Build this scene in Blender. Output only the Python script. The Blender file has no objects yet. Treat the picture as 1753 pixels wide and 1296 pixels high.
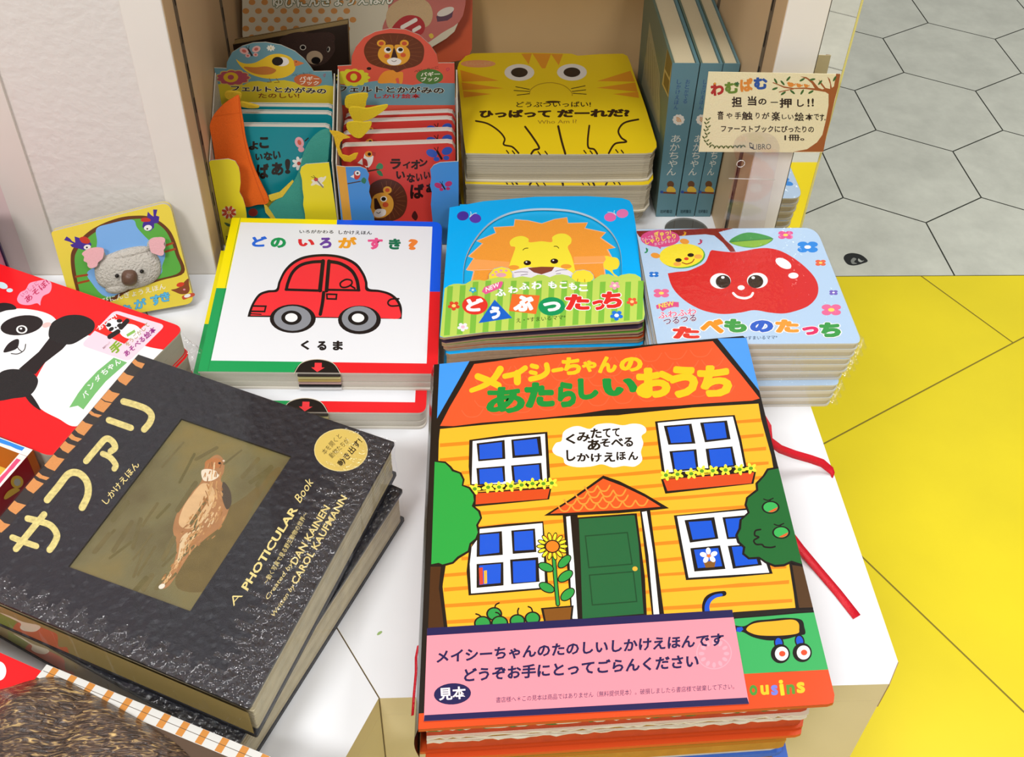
import bpy, math, random
from mathutils import Vector, Matrix
from mathutils.geometry import tessellate_polygon

random.seed(7)
scene = bpy.context.scene
COL = scene.collection

# ------------------------------------------------------------------ camera
# World: X right, Y away from the viewer, Z up; the table top is z = 0, the floor z = FLOOR.
IMW, IMH = 1753.0, 1296.0
FPX = 1840.65
PITCH, ROLL, YAW = math.radians(44.438), math.radians(2.586), math.radians(4.6006)
EYE = Vector((0.0, 0.0, 0.60))
FLOOR = -0.45
_f = Vector((math.sin(YAW) * math.cos(PITCH), math.cos(YAW) * math.cos(PITCH), -math.sin(PITCH)))
_r0 = Vector((math.cos(YAW), -math.sin(YAW), 0))
_u0 = _r0.cross(_f)
RIGHT = math.cos(ROLL) * _r0 + math.sin(ROLL) * _u0
UP = -math.sin(ROLL) * _r0 + math.cos(ROLL) * _u0
FWD = _f
cam_data = bpy.data.cameras.new('camera')
cam_data.sensor_fit = 'HORIZONTAL'
cam_data.sensor_width = 36.0
cam_data.lens = 36.0 * FPX / IMW
cam_data.clip_start = 0.02
cam = bpy.data.objects.new('camera', cam_data)
COL.objects.link(cam)
cam.matrix_world = Matrix(((RIGHT.x, UP.x, -FWD.x, EYE.x), (RIGHT.y, UP.y, -FWD.y, EYE.y),
                           (RIGHT.z, UP.z, -FWD.z, EYE.z), (0, 0, 0, 1)))
scene.camera = cam

# ------------------------------------------------------------------ light
scene.view_settings.view_transform = 'Standard'
scene.view_settings.look = 'None'
scene.view_settings.gamma = 1.0
scene.view_settings.use_curve_mapping = False
scene.view_settings.exposure = -0.13
world = bpy.data.worlds.new('shop_ambient')
scene.world = world
world.use_nodes = True
_bg = world.node_tree.nodes['Background']
_bg.inputs['Color'].default_value = (1.0, 0.985, 0.965, 1)
_bg.inputs['Strength'].default_value = 0.36


def ceiling_lamp(x, y, z, sx, sy, power, color=(1, 0.993, 0.985)):
    d = bpy.data.lights.new('ceiling_lamp', 'AREA')
    d.shape = 'RECTANGLE'
    d.size, d.size_y = sx, sy
    d.energy = power
    d.color = color
    o = bpy.data.objects.new('ceiling_lamp', d)
    o.location = (x, y, z)
    COL.objects.link(o)
    return o


ceiling_lamp(-0.95, -1.05, 2.1, 0.6, 0.6, 48)
ceiling_lamp(-0.40, 0.42, 2.1, 0.5, 0.5, 13)
ceiling_lamp(0.30, 0.25, 2.1, 0.35, 0.35, 6)
ceiling_lamp(1.5, 1.0, 2.1, 0.5, 0.9, 29)
ceiling_lamp(0.7, -1.7, 2.1, 0.6, 0.6, 29)
ceiling_lamp(2.4, 3.2, 2.1, 0.5, 1.0, 7)


# ------------------------------------------------------------------ helpers: pixels and planes
def ray(px, py):
    return (FWD * FPX + RIGHT * (px - IMW / 2) - UP * (py - IMH / 2)).normalized()


class Plane:
    """A real plane in the shop; hit() is the point of it seen at a pixel of the 1753x1296 photograph."""

    def __init__(s, o, n):
        s.o, s.n = Vector(o), Vector(n).normalized()
        if s.n.dot(EYE - s.o) < 0:
            s.n = -s.n

    def hit(s, p, lift=0.0):
        d = ray(p[0], p[1])
        return EYE + d * ((s.o - EYE).dot(s.n) / d.dot(s.n)) + s.n * lift

    def lower(s, d):
        return Plane(s.o - s.n * d, s.n)


def PZ(z): return Plane((0, 0, z), (0, 0, 1))
def PY(y): return Plane((0, y, 0), (0, -1, 0))
def P3(a, b, c): return Plane(a, (Vector(b) - Vector(a)).cross(Vector(c) - Vector(a)))


def Zm(x0, y0, s):
    return lambda p: (x0 + p[0] / s, y0 + p[1] / s)


# ------------------------------------------------------------------ helpers: materials
_mats = {}


def lin(c):
    c = c.lstrip('#')
    c = ''.join(x * 2 for x in c) if len(c) == 3 else c
    out = []
    for k in (0, 2, 4):
        v = int(c[k:k + 2], 16) / 255.0
        out.append(v / 12.92 if v <= 0.04045 else ((v + 0.055) / 1.055) ** 2.4)
    return out


KALB = 0.86


def paint(col, rough=0.42, kind='print'):
    """Printed, laminated or painted surface of one colour, with a faint procedural tooth."""
    key = (col, rough, kind)
    if key in _mats:
        return _mats[key]
    m = bpy.data.materials.new('%s_%s' % (kind, col.lstrip('#')))
    m.use_nodes = True
    nt = m.node_tree
    b = nt.nodes['Principled BSDF']
    r, g, bl = [min(0.9, v * KALB) for v in lin(col)]
    b.inputs['Base Color'].default_value = (r, g, bl, 1)
    b.inputs['Roughness'].default_value = rough
    b.inputs['Specular IOR Level'].default_value = 0.35
    if kind != 'print':
        tex = nt.nodes.new('ShaderNodeTexNoise')
        co = nt.nodes.new('ShaderNodeTexCoord')
        nt.links.new(co.outputs['Object'], tex.inputs['Vector'])
        sc_, st, var = {'paper': (900, 0.05, 0.05), 'plaster': (130, 1.0, 0.03), 'laminate': (30, 0.0, 0.03),
                        'leather': (420, 0.9, 0.25), 'plush': (1500, 0.45, 0.10), 'cloth': (1200, 0.5, 0.12),
                        'foil': (420, 1.0, 0.45), 'concrete': (14, 0.03, 0.28), 'vinyl': (7, 0.015, 0.10),
                        'worn': (120, 0.1, 0.25), 'felt': (900, 0.4, 0.07), 'board': (260, 0.12, 0.16),
                        'fleece': (520, 1.0, 0.10), 'hair': (200, 1.0, 0.6)}[kind]
        tex.inputs['Scale'].default_value = sc_
        tex.inputs['Detail'].default_value = 5 if kind in ('concrete', 'leather', 'hair', 'plaster') else 3
        if kind == 'concrete':
            tex.inputs['Roughness'].default_value = 0.68
        mix = nt.nodes.new('ShaderNodeMix')
        mix.data_type = 'RGBA'
        mix.inputs[6].default_value = (r * (1 - var), g * (1 - var), bl * (1 - var), 1)
        mix.inputs[7].default_value = (min(.95, r * (1 + var)), min(.95, g * (1 + var)), min(.95, bl * (1 + var)), 1)
        nt.links.new(tex.outputs['Fac'], mix.inputs[0])
        nt.links.new(mix.outputs[2], b.inputs['Base Color'])
        if st:
            bu = nt.nodes.new('ShaderNodeBump')
            bu.inputs['Strength'].default_value = st
            bu.inputs['Distance'].default_value = 0.002 if kind in ('plush', 'hair', 'fleece') else 0.0008
            nt.links.new(tex.outputs['Fac'], bu.inputs['Height'])
            nt.links.new(bu.outputs['Normal'], b.inputs['Normal'])
        if kind == 'foil':
            b.inputs['Metallic'].default_value = 0.25
    _mats[key] = m
    return m


def clear_film(name, strength=0.10, rough=0.08, scale=180, bump=0.6, stretch=(1, 1, 1), tint=(1, 1, 1, 1)):
    """Thin clear plastic: mostly transparent, with a wrinkled glossy coat."""
    if name in _mats:
        return _mats[name]
    m = bpy.data.materials.new(name)
    m.use_nodes = True
    nt = m.node_tree
    nt.nodes.remove(nt.nodes['Principled BSDF'])
    out = nt.nodes['Material Output']
    tr = nt.nodes.new('ShaderNodeBsdfTransparent')
    tr.inputs['Color'].default_value = tint
    gl = nt.nodes.new('ShaderNodeBsdfGlossy')
    gl.inputs['Roughness'].default_value = rough
    fr = nt.nodes.new('ShaderNodeLayerWeight')
    fr.inputs['Blend'].default_value = 0.18
    ad = nt.nodes.new('ShaderNodeMath')
    ad.operation = 'MULTIPLY_ADD'
    ad.inputs[1].default_value = 0.25
    ad.inputs[2].default_value = strength
    nt.links.new(fr.outputs['Facing'], ad.inputs[0])
    mx = nt.nodes.new('ShaderNodeMixShader')
    nt.links.new(ad.outputs[0], mx.inputs[0])
    nt.links.new(tr.outputs[0], mx.inputs[1])
    nt.links.new(gl.outputs[0], mx.inputs[2])
    nt.links.new(mx.outputs[0], out.inputs['Surface'])
    if bump:
        co = nt.nodes.new('ShaderNodeTexCoord')
        mp = nt.nodes.new('ShaderNodeMapping')
        mp.inputs['Scale'].default_value = stretch
        te = nt.nodes.new('ShaderNodeTexNoise')
        te.inputs['Scale'].default_value = scale
        te.inputs['Detail'].default_value = 2
        bu = nt.nodes.new('ShaderNodeBump')
        bu.inputs['Strength'].default_value = bump
        bu.inputs['Distance'].default_value = 0.003
        nt.links.new(co.outputs['Object'], mp.inputs['Vector'])
        nt.links.new(mp.outputs[0], te.inputs['Vector'])
        nt.links.new(te.outputs['Fac'], bu.inputs['Height'])
        nt.links.new(bu.outputs[0], gl.inputs['Normal'])
    _mats[name] = m
    return m


# ------------------------------------------------------------------ helpers: meshes and objects
class MB:
    """Collects faces; build() links them as one mesh object."""

    def __init__(s):
        s.v, s.f, s.m, s.mats, s.sm = [], [], [], [], []

    def mi(s, mat):
        if mat not in s.mats:
            s.mats.append(mat)
        return s.mats.index(mat)

    def add(s, verts, faces, mat, smooth=False):
        k = len(s.v)
        i = s.mi(mat)
        s.v += [tuple(v) for v in verts]
        for f in faces:
            s.f.append([k + j for j in f])
            s.m.append(i)
            s.sm.append(smooth)

    def fan(s, pts, mat):
        """A flat polygon, also a concave one."""
        tris = tessellate_polygon([[Vector(p) for p in pts]])
        s.add(pts, [list(t) for t in tris], mat)

    def prism(s, bot, top, mat, side=None, under=None):
        n = len(bot)
        s.add(bot + top, [[i, (i + 1) % n, n + (i + 1) % n, n + i] for i in range(n)], side or mat)
        tris = tessellate_polygon([[Vector(p) for p in top]])
        s.add(top, [list(t) for t in tris], mat)
        s.add(bot, [list(t)[::-1] for t in tris], under or side or mat)

    def box(s, lo, hi, mat):
        x0, y0, z0 = lo
        x1, y1, z1 = hi
        s.add([(x0, y0, z0), (x1, y0, z0), (x1, y1, z0), (x0, y1, z0), (x0, y0, z1), (x1, y0, z1), (x1, y1, z1), (x0, y1, z1)],
              [[0, 3, 2, 1], [4, 5, 6, 7], [0, 1, 5, 4], [1, 2, 6, 5], [2, 3, 7, 6], [3, 0, 4, 7]], mat)

    def build(s, name, parent=None, bevel=0.0):
        me = bpy.data.meshes.new(name)
        off = parent_world(parent) if parent else Vector((0, 0, 0))
        me.from_pydata([(v[0] - off.x, v[1] - off.y, v[2] - off.z) for v in s.v], [], s.f)
        for mt in s.mats:
            me.materials.append(mt)
        me.polygons.foreach_set('material_index', s.m)
        me.polygons.foreach_set('use_smooth', s.sm)
        me.update()
        o = bpy.data.objects.new(name, me)
        COL.objects.link(o)
        if parent:
            o.parent = parent
        if bevel:
            b = o.modifiers.new('soft_edges', 'BEVEL')
            b.width = bevel
            b.segments = 2
            b.limit_method = 'ANGLE'
        return o


def parent_world(o):
    w = Vector((0, 0, 0))
    while o is not None:
        w += o.location
        o = o.parent
    return w


def thing(name, label, cat, loc, group=None):
    o = bpy.data.objects.new(name, None)
    o.empty_display_size = 0.02
    COL.objects.link(o)
    o.location = loc
    return tag(o, label, cat, group)


def tag(o, label, cat, group=None):
    o['label'] = label
    o['category'] = cat
    if group:
        o['group'] = group
    return o


def struct(o):
    o['kind'] = 'structure'
    return o


def dup(root, label, move=(0, 0, 0), rot=0.0, group=None, skip=()):
    """A copy of a thing with copies of its parts and sub-parts."""
    r = root.copy()
    COL.objects.link(r)
    r.location = root.location + Vector(move)
    r.rotation_euler = (root.rotation_euler[0], root.rotation_euler[1], root.rotation_euler[2] + rot)
    r['label'] = label
    if group:
        r['group'] = group
    for ch in list(root.children):
        if ch.name.split('.')[0] in skip:
            continue
        c = ch.copy()
        COL.objects.link(c)
        c.parent = r
        for g in list(ch.children):
            d = g.copy()
            COL.objects.link(d)
            d.parent = c
    return r


# ------------------------------------------------------------------ helpers: printed artwork
def smooth(pts, closed=True, n=6):
    """Catmull-Rom through the points."""
    N = len(pts)
    out = []
    rng = range(N) if closed else range(N - 1)
    for i in rng:
        if closed:
            p0, p1, p2, p3 = pts[i - 1], pts[i], pts[(i + 1) % N], pts[(i + 2) % N]
        else:
            p0, p1, p2, p3 = pts[max(0, i - 1)], pts[i], pts[i + 1], pts[min(N - 1, i + 2)]
        for k in range(n):
            t = k / n
            out.append(tuple(0.5 * (2 * p1[a] + (p2[a] - p0[a]) * t + (2 * p0[a] - 5 * p1[a] + 4 * p2[a] - p3[a]) * t * t
                                    + (3 * p1[a] - p0[a] - 3 * p2[a] + p3[a]) * t ** 3) for a in (0, 1)))
    if not closed:
        out.append(tuple(pts[-1]))
    return out


def area2(p):
    return sum(p[i][0] * p[(i + 1) % len(p)][1] - p[(i + 1) % len(p)][0] * p[i][1] for i in range(len(p)))


def clip_to(poly, clip):
    sg = 1 if area2(clip) > 0 else -1
    out = list(poly)
    for i in range(len(clip)):
        a, b = clip[i], clip[(i + 1) % len(clip)]
        ex, ey = b[0] - a[0], b[1] - a[1]
        if abs(ex) + abs(ey) < 1e-9 or not out:
            continue
        d = [sg * (ex * (p[1] - a[1]) - ey * (p[0] - a[0])) for p in out]
        if min(d) >= 0:
            continue
        new = []
        for j in range(len(out)):
            p, q, dp, dq = out[j], out[(j + 1) % len(out)], d[j], d[(j + 1) % len(out)]
            if dp >= 0:
                new.append(p)
            if (dp >= 0) != (dq >= 0):
                t = dp / (dp - dq)
                new.append((p[0] + (q[0] - p[0]) * t, p[1] + (q[1] - p[1]) * t))
        out = new
    return out


_fc = bpy.data.curves.new('lettering', 'FONT')
_fo = bpy.data.objects.new('lettering', _fc)
COL.objects.link(_fo)
_glyphs = {}


def glyphs(body, bold):
    key = (body, bold)
    if key not in _glyphs:
        _fc.body = body
        _fc.offset = bold
        _fc.resolution_u = 3 if len(body) < 4 else 2
        dg = bpy.context.evaluated_depsgraph_get()
        ev = _fo.evaluated_get(dg)
        me = ev.to_mesh()
        _glyphs[key] = ([(v.co.x, v.co.y) for v in me.vertices], [list(p.vertices) for p in me.polygons])
        ev.to_mesh_clear()
    return _glyphs[key]


class Art:
    """Flat printing on a plane: shapes given in photo pixels (or a zoomed crop of it), stacked as thin ink layers."""

    def __init__(s, plane, clip=None, base=2e-5, step=7e-6, rough=0.42):
        s.pl, s.clip, s.base, s.step, s.rough = plane, clip, base, step, rough
        s.items, s.z, s.k = [], (lambda p: p), 1.0

    def zoom(s, x0, y0, k):
        s.z, s.k = Zm(x0, y0, k), k
        return s

    def _put(s, pts, faces, col, ramp=False, kind='print'):
        xs, ys = [p[0] for p in pts], [p[1] for p in pts]
        bb = (min(xs), min(ys), max(xs), max(ys))
        lev = 0
        for it in s.items:
            o = it[0]
            if o[0] < bb[2] and o[2] > bb[0] and o[1] < bb[3] and o[3] > bb[1]:
                lev = max(lev, it[1] + 1)
        s.items.append((bb, lev, pts, faces, col, ramp, kind))

    def poly(s, pts, col, kind='print', raw=False):
        p = list(pts) if raw else [s.z(q) for q in pts]
        if s.clip:
            p = clip_to(p, s.clip)
        if len(p) < 3:
            return s
        tris = tessellate_polygon([[Vector((q[0], q[1], 0)) for q in p]])
        s._put(p, [list(t) for t in tris], col, kind=kind)
        return s

    def blob(s, pts, col, n=6, kind='print'):
        return s.poly(smooth(pts, True, n), col, kind)

    def ell(s, x, y, rx, ry, col, rot=0, a0=0, a1=360, kind='print'):
        n = 28 if max(rx, ry) / s.k > 6 else 14
        c, sn = math.cos(math.radians(rot)), math.sin(math.radians(rot))
        pts = []
        full = a1 - a0 >= 360
        for i in range(n if full else n + 1):
            a = math.radians(a0 + (a1 - a0) * i / n)
            ex, ey = rx * math.cos(a), ry * math.sin(a)
            pts.append((x + ex * c - ey * sn, y + ex * sn + ey * c))
        return s.poly(pts, col, kind)

    def line(s, pts, w, col, closed=False, curve=True, w1=None, cap=True, kind='print'):
        if curve and len(pts) > 2:
            pts = smooth(pts, closed, 6)
        p = [s.z(q) for q in pts]
        w, w1 = w / s.k / 2, (w if w1 is None else w1) / s.k / 2
        n = len(p)
        L, R = [], []
        for i in range(n):
            a = p[i - 1] if (i > 0 or closed) else p[i]
            b = p[(i + 1) % n] if (i < n - 1 or closed) else p[i]
            d1 = (p[i][0] - a[0], p[i][1] - a[1])
            d2 = (b[0] - p[i][0], b[1] - p[i][1])
            l1, l2 = math.hypot(*d1), math.hypot(*d2)
            if l1 < 1e-9: d1, l1 = d2, l2
            if l2 < 1e-9: d2, l2 = d1, l1
            if l1 < 1e-9:
                d1 = d2 = (1, 0)
                l1 = l2 = 1
            t = (d1[0] / l1 + d2[0] / l2, d1[1] / l1 + d2[1] / l2)
            tl = max(0.35, math.hypot(*t))
            cosh = tl / 2
            t = (t[0] / tl, t[1] / tl)
            ww = (w + (w1 - w) * i / max(1, n - 1)) / max(0.6, cosh)
            L.append((p[i][0] - t[1] * ww, p[i][1] + t[0] * ww))
            R.append((p[i][0] + t[1] * ww, p[i][1] - t[0] * ww))
        V = []
        for i in range(n):
            V += [L[i], R[i]]
        F = [[2 * i, 2 * i + 1, 2 * i + 3, 2 * i + 2] for i in range(n - 1)]
        if closed:
            F.append([2 * n - 2, 2 * n - 1, 1, 0])
        elif cap and w * s.k > 1.2:
            for (c, l, r, sgn, ww) in ((p[0], 0, 1, 1, w), (p[-1], 2 * n - 1, 2 * n - 2, 1, w1)):
                a0 = math.atan2(V[l][1] - c[1], V[l][0] - c[0])
                k = len(V)
                mid = []
                for j in range(1, 6):
                    a = a0 + math.pi * j / 6
                    mid.append((c[0] + ww * math.cos(a), c[1] + ww * math.sin(a)))
                V += mid
                F.append([l] + list(range(k, k + 5)) + [r])
        s._put(V, F, col, ramp=True, kind=kind)
        return s

    def text(s, body, p0, p1, h, col, up=None, bold=0.0, edge=None, edge_w=0.05):
        """Ink box of the text: bottom-left p0, bottom-right p1, height h along up."""
        a, b = s.z(p0), s.z(p1)
        h = h / s.k
        dx, dy = b[0] - a[0], b[1] - a[1]
        l = math.hypot(dx, dy)
        u = up or (dy / l, -dx / l)
        ul = math.hypot(*u)
        u = (u[0] / ul * h, u[1] / ul * h)
        B0 = 0.014

        def layers(bd):
            """The lettering thickened by bd: a lightly fattened glyph, repeated round a small circle."""
            V, F = glyphs(body, min(bd, B0))
            r = bd - B0
            if r <= 0.001:
                return [V], F, 0.0
            n = 6 if r < 0.03 else 10
            return [[(v[0] + r * math.cos(2 * math.pi * k / n), v[1] + r * math.sin(2 * math.pi * k / n)) for v in V] for k in range(n)] + [V], F, r
        L0, F0, _ = layers(bold)
        x0, x1 = min(v[0] for V in L0 for v in V), max(v[0] for V in L0 for v in V)
        y0, y1 = min(v[1] for V in L0 for v in V), max(v[1] for V in L0 for v in V)

        def put(Ls, F, c):
            for V in Ls:
                P = []
                for v in V:
                    sx, sy = (v[0] - x0) / (x1 - x0), (v[1] - y0) / (y1 - y0)
                    P.append((a[0] + dx * sx + u[0] * sy, a[1] + dy * sx + u[1] * sy))
                s._put(P, F, c)
        if edge:
            L, F, _ = layers(bold + edge_w)
            put(L, F, edge)
        put(L0, F0, col)
        return s

    def chars(s, items, bold=0.0, edge=None, edge_w=0.05, up=None):
        """items: (char, x0, y0, x1, y1, colour) ink boxes, y down."""
        for ch, x0, y0, x1, y1, c in items:
            s.text(ch, (x0, y1), (x1, y1), y1 - y0, c, up=up, bold=bold, edge=edge, edge_w=edge_w)
        return s

    def flower(s, x, y, r, ry, col, mid, n=5, rot=0, mcol_r=0.35):
        pts = []
        for i in range(n * 8):
            a = 2 * math.pi * i / (n * 8)
            q = (0.56 + 0.44 * abs(math.cos(n * a / 2)) ** 0.7) if n < 9 else 0.86 + 0.14 * abs(math.cos(n * a / 2))
            pts.append((x + r * q * math.cos(a + math.radians(rot)), y + ry * q * math.sin(a + math.radians(rot))))
        s.poly(pts, col)
        s.ell(x, y, r * mcol_r, ry * mcol_r, mid)
        return s

    def into(s, mb):
        for bb, lev, pts, faces, col, ramp, kind in s.items:
            n = len(pts)
            lift = s.base + s.step * lev
            vs = [s.pl.hit(p, lift + (s.step * 0.8 * i / n if ramp else 0)) for i, p in enumerate(pts)]
            good = []
            for f in faces:
                if len(f) < 3:
                    continue
                nn = Vector((0, 0, 0))
                for i in range(len(f)):
                    nn += vs[f[i - 1]].cross(vs[f[i]])
                # cross sum about the origin gives the face normal direction
                c0 = vs[f[0]]
                nn = Vector((0, 0, 0))
                for i in range(1, len(f) - 1):
                    nn += (vs[f[i]] - c0).cross(vs[f[i + 1]] - c0)
                good.append(f if nn.dot(s.pl.n) >= 0 else f[::-1])
            mb.add(vs, good, paint(col, s.rough if kind == 'print' else 0.7, kind))


def round_quad(q, radii, n=6):
    """Photo-pixel or plane polygon with rounded corners; radii as a share of the shorter adjoining side."""
    out = []
    N = len(q)
    for i in range(N):
        p, a, b, r = q[i], q[i - 1], q[(i + 1) % N], radii[i]
        if r <= 0:
            out.append(tuple(p))
            continue
        la, lb = math.dist(p, a), math.dist(p, b)
        m = min(la, lb) * r
        s0 = [p[k] + (a[k] - p[k]) * m / la for k in range(len(p))]
        s1 = [p[k] + (b[k] - p[k]) * m / lb for k in range(len(p))]
        for j in range(n + 1):
            t = j / n
            out.append(tuple((1 - t) ** 2 * s0[k] + 2 * t * (1 - t) * p[k] + t * t * s1[k] for k in range(len(p))))
    return out


def inset(pts, d):
    """Shrink a convex world polygon towards its middle by about d metres."""
    c = sum((Vector(p) for p in pts), Vector((0, 0, 0))) / len(pts)
    return [Vector(p) + (c - Vector(p)).normalized() * d for p in pts]


def slab(mb, top, n, t, mat, side=None, under=None):
    """A board of thickness t under the polygon top (unit normal n)."""
    mb.prism([Vector(p) - n * t for p in top], [Vector(p) for p in top], mat, side, under)


def book(name, label, cat, outline_px, plane, thick, cover, pages='#d9d0bd', leaves=8, art=None, board=0.0018,
         page_in=0.0012, group=None, edge=None, back=None, spine=None, base_z=None, cover_kind='print', leaf_gap=0.12, crough=0.3):
    """A book lying or standing with its front cover on the plane. Parts: front_cover (with its printing), page_block, back_cover."""
    n = plane.n
    top = [plane.hit(p) for p in outline_px]
    c = sum(top, Vector((0, 0, 0))) / len(top)
    loc = c - n * thick
    root = thing(name, label, cat, loc, group)
    mb = MB()
    slab(mb, top, n, board, paint(cover, crough, cover_kind), paint(edge or cover, 0.5))
    if art:
        art.into(mb)
    mb.build('front_cover', root)
    pg = MB()
    rnd = random.Random(sum(ord(ch) for ch in label))
    t0, t1 = board, thick - board
    step = (t1 - t0) / leaves
    for k in range(leaves):
        d = t0 + step * k
        ins = page_in * (0.6 + 0.9 * rnd.random())
        tp = [p - n * (d + step * leaf_gap * 0.5) for p in inset(top, ins)]
        slab(pg, tp, n, step * (1 - leaf_gap), paint(pages, 0.75, 'paper'))
    # the dark core between the leaves
    slab(pg, [p - n * t0 for p in inset(top, page_in * 2.6)], n, t1 - t0, paint('#8d8474', 0.9, 'paper'))
    pg.build('page_block', root)
    bk = MB()
    slab(bk, [p - n * (thick - board) for p in top], n, board, paint(back or cover, crough), paint(edge or cover, 0.5))
    bk.build('back_cover', root)
    if spine:
        sp = MB()
        i, j, scol = spine
        a, b = top[i], top[j]
        o = (a + b) / 2 - c
        side = (o - n * o.dot(n))
        side = (side - (b - a).normalized() * side.dot((b - a).normalized())).normalized()
        w = 0.0012
        sp.prism([a - n * thick, b - n * thick, b - n * thick + side * w, a - n * thick + side * w],
                 [a - n * 0.0001, b - n * 0.0001, b - n * 0.0001 + side * w, a - n * 0.0001 + side * w], paint(scol, 0.4))
        sp.build('spine', root)
    return root


def tube(mb, pts, r, mat, seg=8, taper=None):
    """A round bar along world points."""
    pts = [Vector(p) for p in pts]
    V, F = [], []
    for i, p in enumerate(pts):
        d = (pts[min(i + 1, len(pts) - 1)] - pts[max(i - 1, 0)]).normalized()
        a = d.orthogonal().normalized()
        b = d.cross(a)
        rr = r if taper is None else r + (taper - r) * i / (len(pts) - 1)
        for k in range(seg):
            t = 2 * math.pi * k / seg
            V.append(p + a * rr * math.cos(t) + b * rr * math.sin(t))
    for i in range(len(pts) - 1):
        for k in range(seg):
            F.append([i * seg + k, i * seg + (k + 1) % seg, (i + 1) * seg + (k + 1) % seg, (i + 1) * seg + k])
    F.append(list(range(seg))[::-1])
    F.append([len(V) - seg + k for k in range(seg)])
    mb.add(V, F, mat, True)


def strip(mb, pts, side, mat, t=0.0004):
    """A ribbon of thickness t: pts the middle line, side the half-width vector per point."""
    V = []
    for p, w in zip(pts, side):
        p, w = Vector(p), Vector(w)
        V += [p - w, p + w]
    n = len(pts)
    nv = []
    for i in range(n):
        d = Vector(pts[min(i + 1, n - 1)]) - Vector(pts[max(i - 1, 0)])
        nv.append(d.cross(Vector(side[i])).normalized() * t)
    W = []
    for i in range(n):
        W += [V[2 * i] - nv[i], V[2 * i + 1] - nv[i]]
    k = 2 * n
    F = []
    for i in range(n - 1):
        a = 2 * i
        F += [[a, a + 1, a + 3, a + 2], [k + a, k + a + 2, k + a + 3, k + a + 1],
              [a, a + 2, k + a + 2, k + a], [a + 1, k + a + 1, k + a + 3, a + 3]]
    F += [[0, k, k + 1, 1], [2 * n - 2, 2 * n - 1, k + 2 * n - 1, k + 2 * n - 2]]
    mb.add(V + W, F, mat, True)


# ------------------------------------------------------------------ the setting: floor
GREY = paint('#d6d8c9', 0.42, 'concrete')
GROUT = paint('#3f4238', 0.8)
YELLOW = paint('#f9e308', 0.40, 'vinyl')
SEAM = paint('#8f7d1c', 0.6)
YB, YN = 1.2885, -0.12          # the yellow sheet runs between these two lines


def clip_half(poly, f):
    out = []
    for i in range(len(poly)):
        p, q = poly[i], poly[(i + 1) % len(poly)]
        dp, dq = f(p), f(q)
        if dp >= 0:
            out.append(p)
        if (dp >= 0) != (dq >= 0):
            t = dp / (dp - dq)
            out.append((p[0] + (q[0] - p[0]) * t, p[1] + (q[1] - p[1]) * t))
    return out


fl = MB()
fl.box((-3.0, -3.0, FLOOR - 0.05), (4.0, 5.0, FLOOR - 0.0008), GROUT)
HE, HW = 0.1443, 0.2430
for j in range(-22, 16):
    for i in range(-12, 13):
        cx = 0.7965 + HW * (i + 0.5 * (j % 2))
        cy = 1.5720 + HE * 1.5 * j
        hx = [(cx + (HW - 0.0026) / 1.7320508 * math.sin(math.pi / 3 * k), cy + (HE - 0.0015) * math.cos(math.pi / 3 * k)) for k in range(6)]
        for f in ((lambda p: p[1] - YB), (lambda p: YN - p[1])):
            h = clip_half(hx, f)
            if len(h) >= 3:
                fl.add([(p[0], p[1], FLOOR) for p in h], [list(range(len(h)))[::-1]], GREY)
fl.add([(-3, YN, FLOOR), (4, YN, FLOOR), (4, YB - 0.0015, FLOOR), (-3, YB - 0.0015, FLOOR)], [[0, 1, 2, 3]], YELLOW)
for (x, y), (dx, dy), a, b in (((0.495, 0.937), (0.866, 0.5), -0.3, 1.6), ((0.494, 0.754), (0.497, -0.868), -0.2, 1.5), ((0.742, 1.2875), (0.4897, -0.8719), 0.0, 0.179)):
    w = 0.0011
    fl.add([(x + dx * a - dy * w, y + dy * a + dx * w, FLOOR + 0.0002), (x + dx * a + dy * w, y + dy * a - dx * w, FLOOR + 0.0002),
            (x + dx * b + dy * w, y + dy * b - dx * w, FLOOR + 0.0002), (x + dx * b - dy * w, y + dy * b + dx * w, FLOOR + 0.0002)],
           [[0, 1, 2, 3]], SEAM)
struct(fl.build('floor'))

# a black scuffed stain on the grey floor tile
pf = PZ(FLOOR)
st = MB()
a = Art(pf, rough=0.6).zoom(1080, 370, 3.926)
a.blob([(1430, 285), (1445, 258), (1490, 248), (1550, 262), (1592, 300), (1560, 318), (1500, 332), (1455, 322)], '#1d201d')
a.blob([(1478, 300), (1495, 280), (1515, 288), (1500, 308), (1520, 318), (1490, 322)], '#8d9088')
a.blob([(1530, 285), (1552, 300), (1568, 298), (1545, 310), (1528, 300)], '#b9bcb2')
a.into(st)
tag(st.build('floor_sticker'), 'black heart shaped smudge stuck on the grey hexagon floor', 'smudge')

# ------------------------------------------------------------------ walls at the left
WALL = paint('#efe9e2', 0.75, 'plaster')
WHITE = paint('#eee6dc', 0.5, 'laminate')
PINK = paint('#ecd3d0', 0.6, 'laminate')
w = MB(); w.box((-0.3325, 0.747, FLOOR), (-0.2325, 0.80, 1.3), WALL); struct(w.build('wall_back'))
w = MB(); w.box((-0.3595, 0.744, FLOOR), (-0.3325, 0.80, 1.3), WHITE); struct(w.build('trim_1'))
w = MB(); w.box((-1.6, 0.7445, FLOOR), (-0.3597, 0.80, 1.3), PINK); struct(w.build('wall_left'))

# ------------------------------------------------------------------ display tables
TOP = paint('#f5f7fa', 0.33, 'laminate')
BEIGE = paint('#ecdab0', 0.55, 'laminate')
BROWN = paint('#a98a63', 0.8, 'worn')


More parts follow.
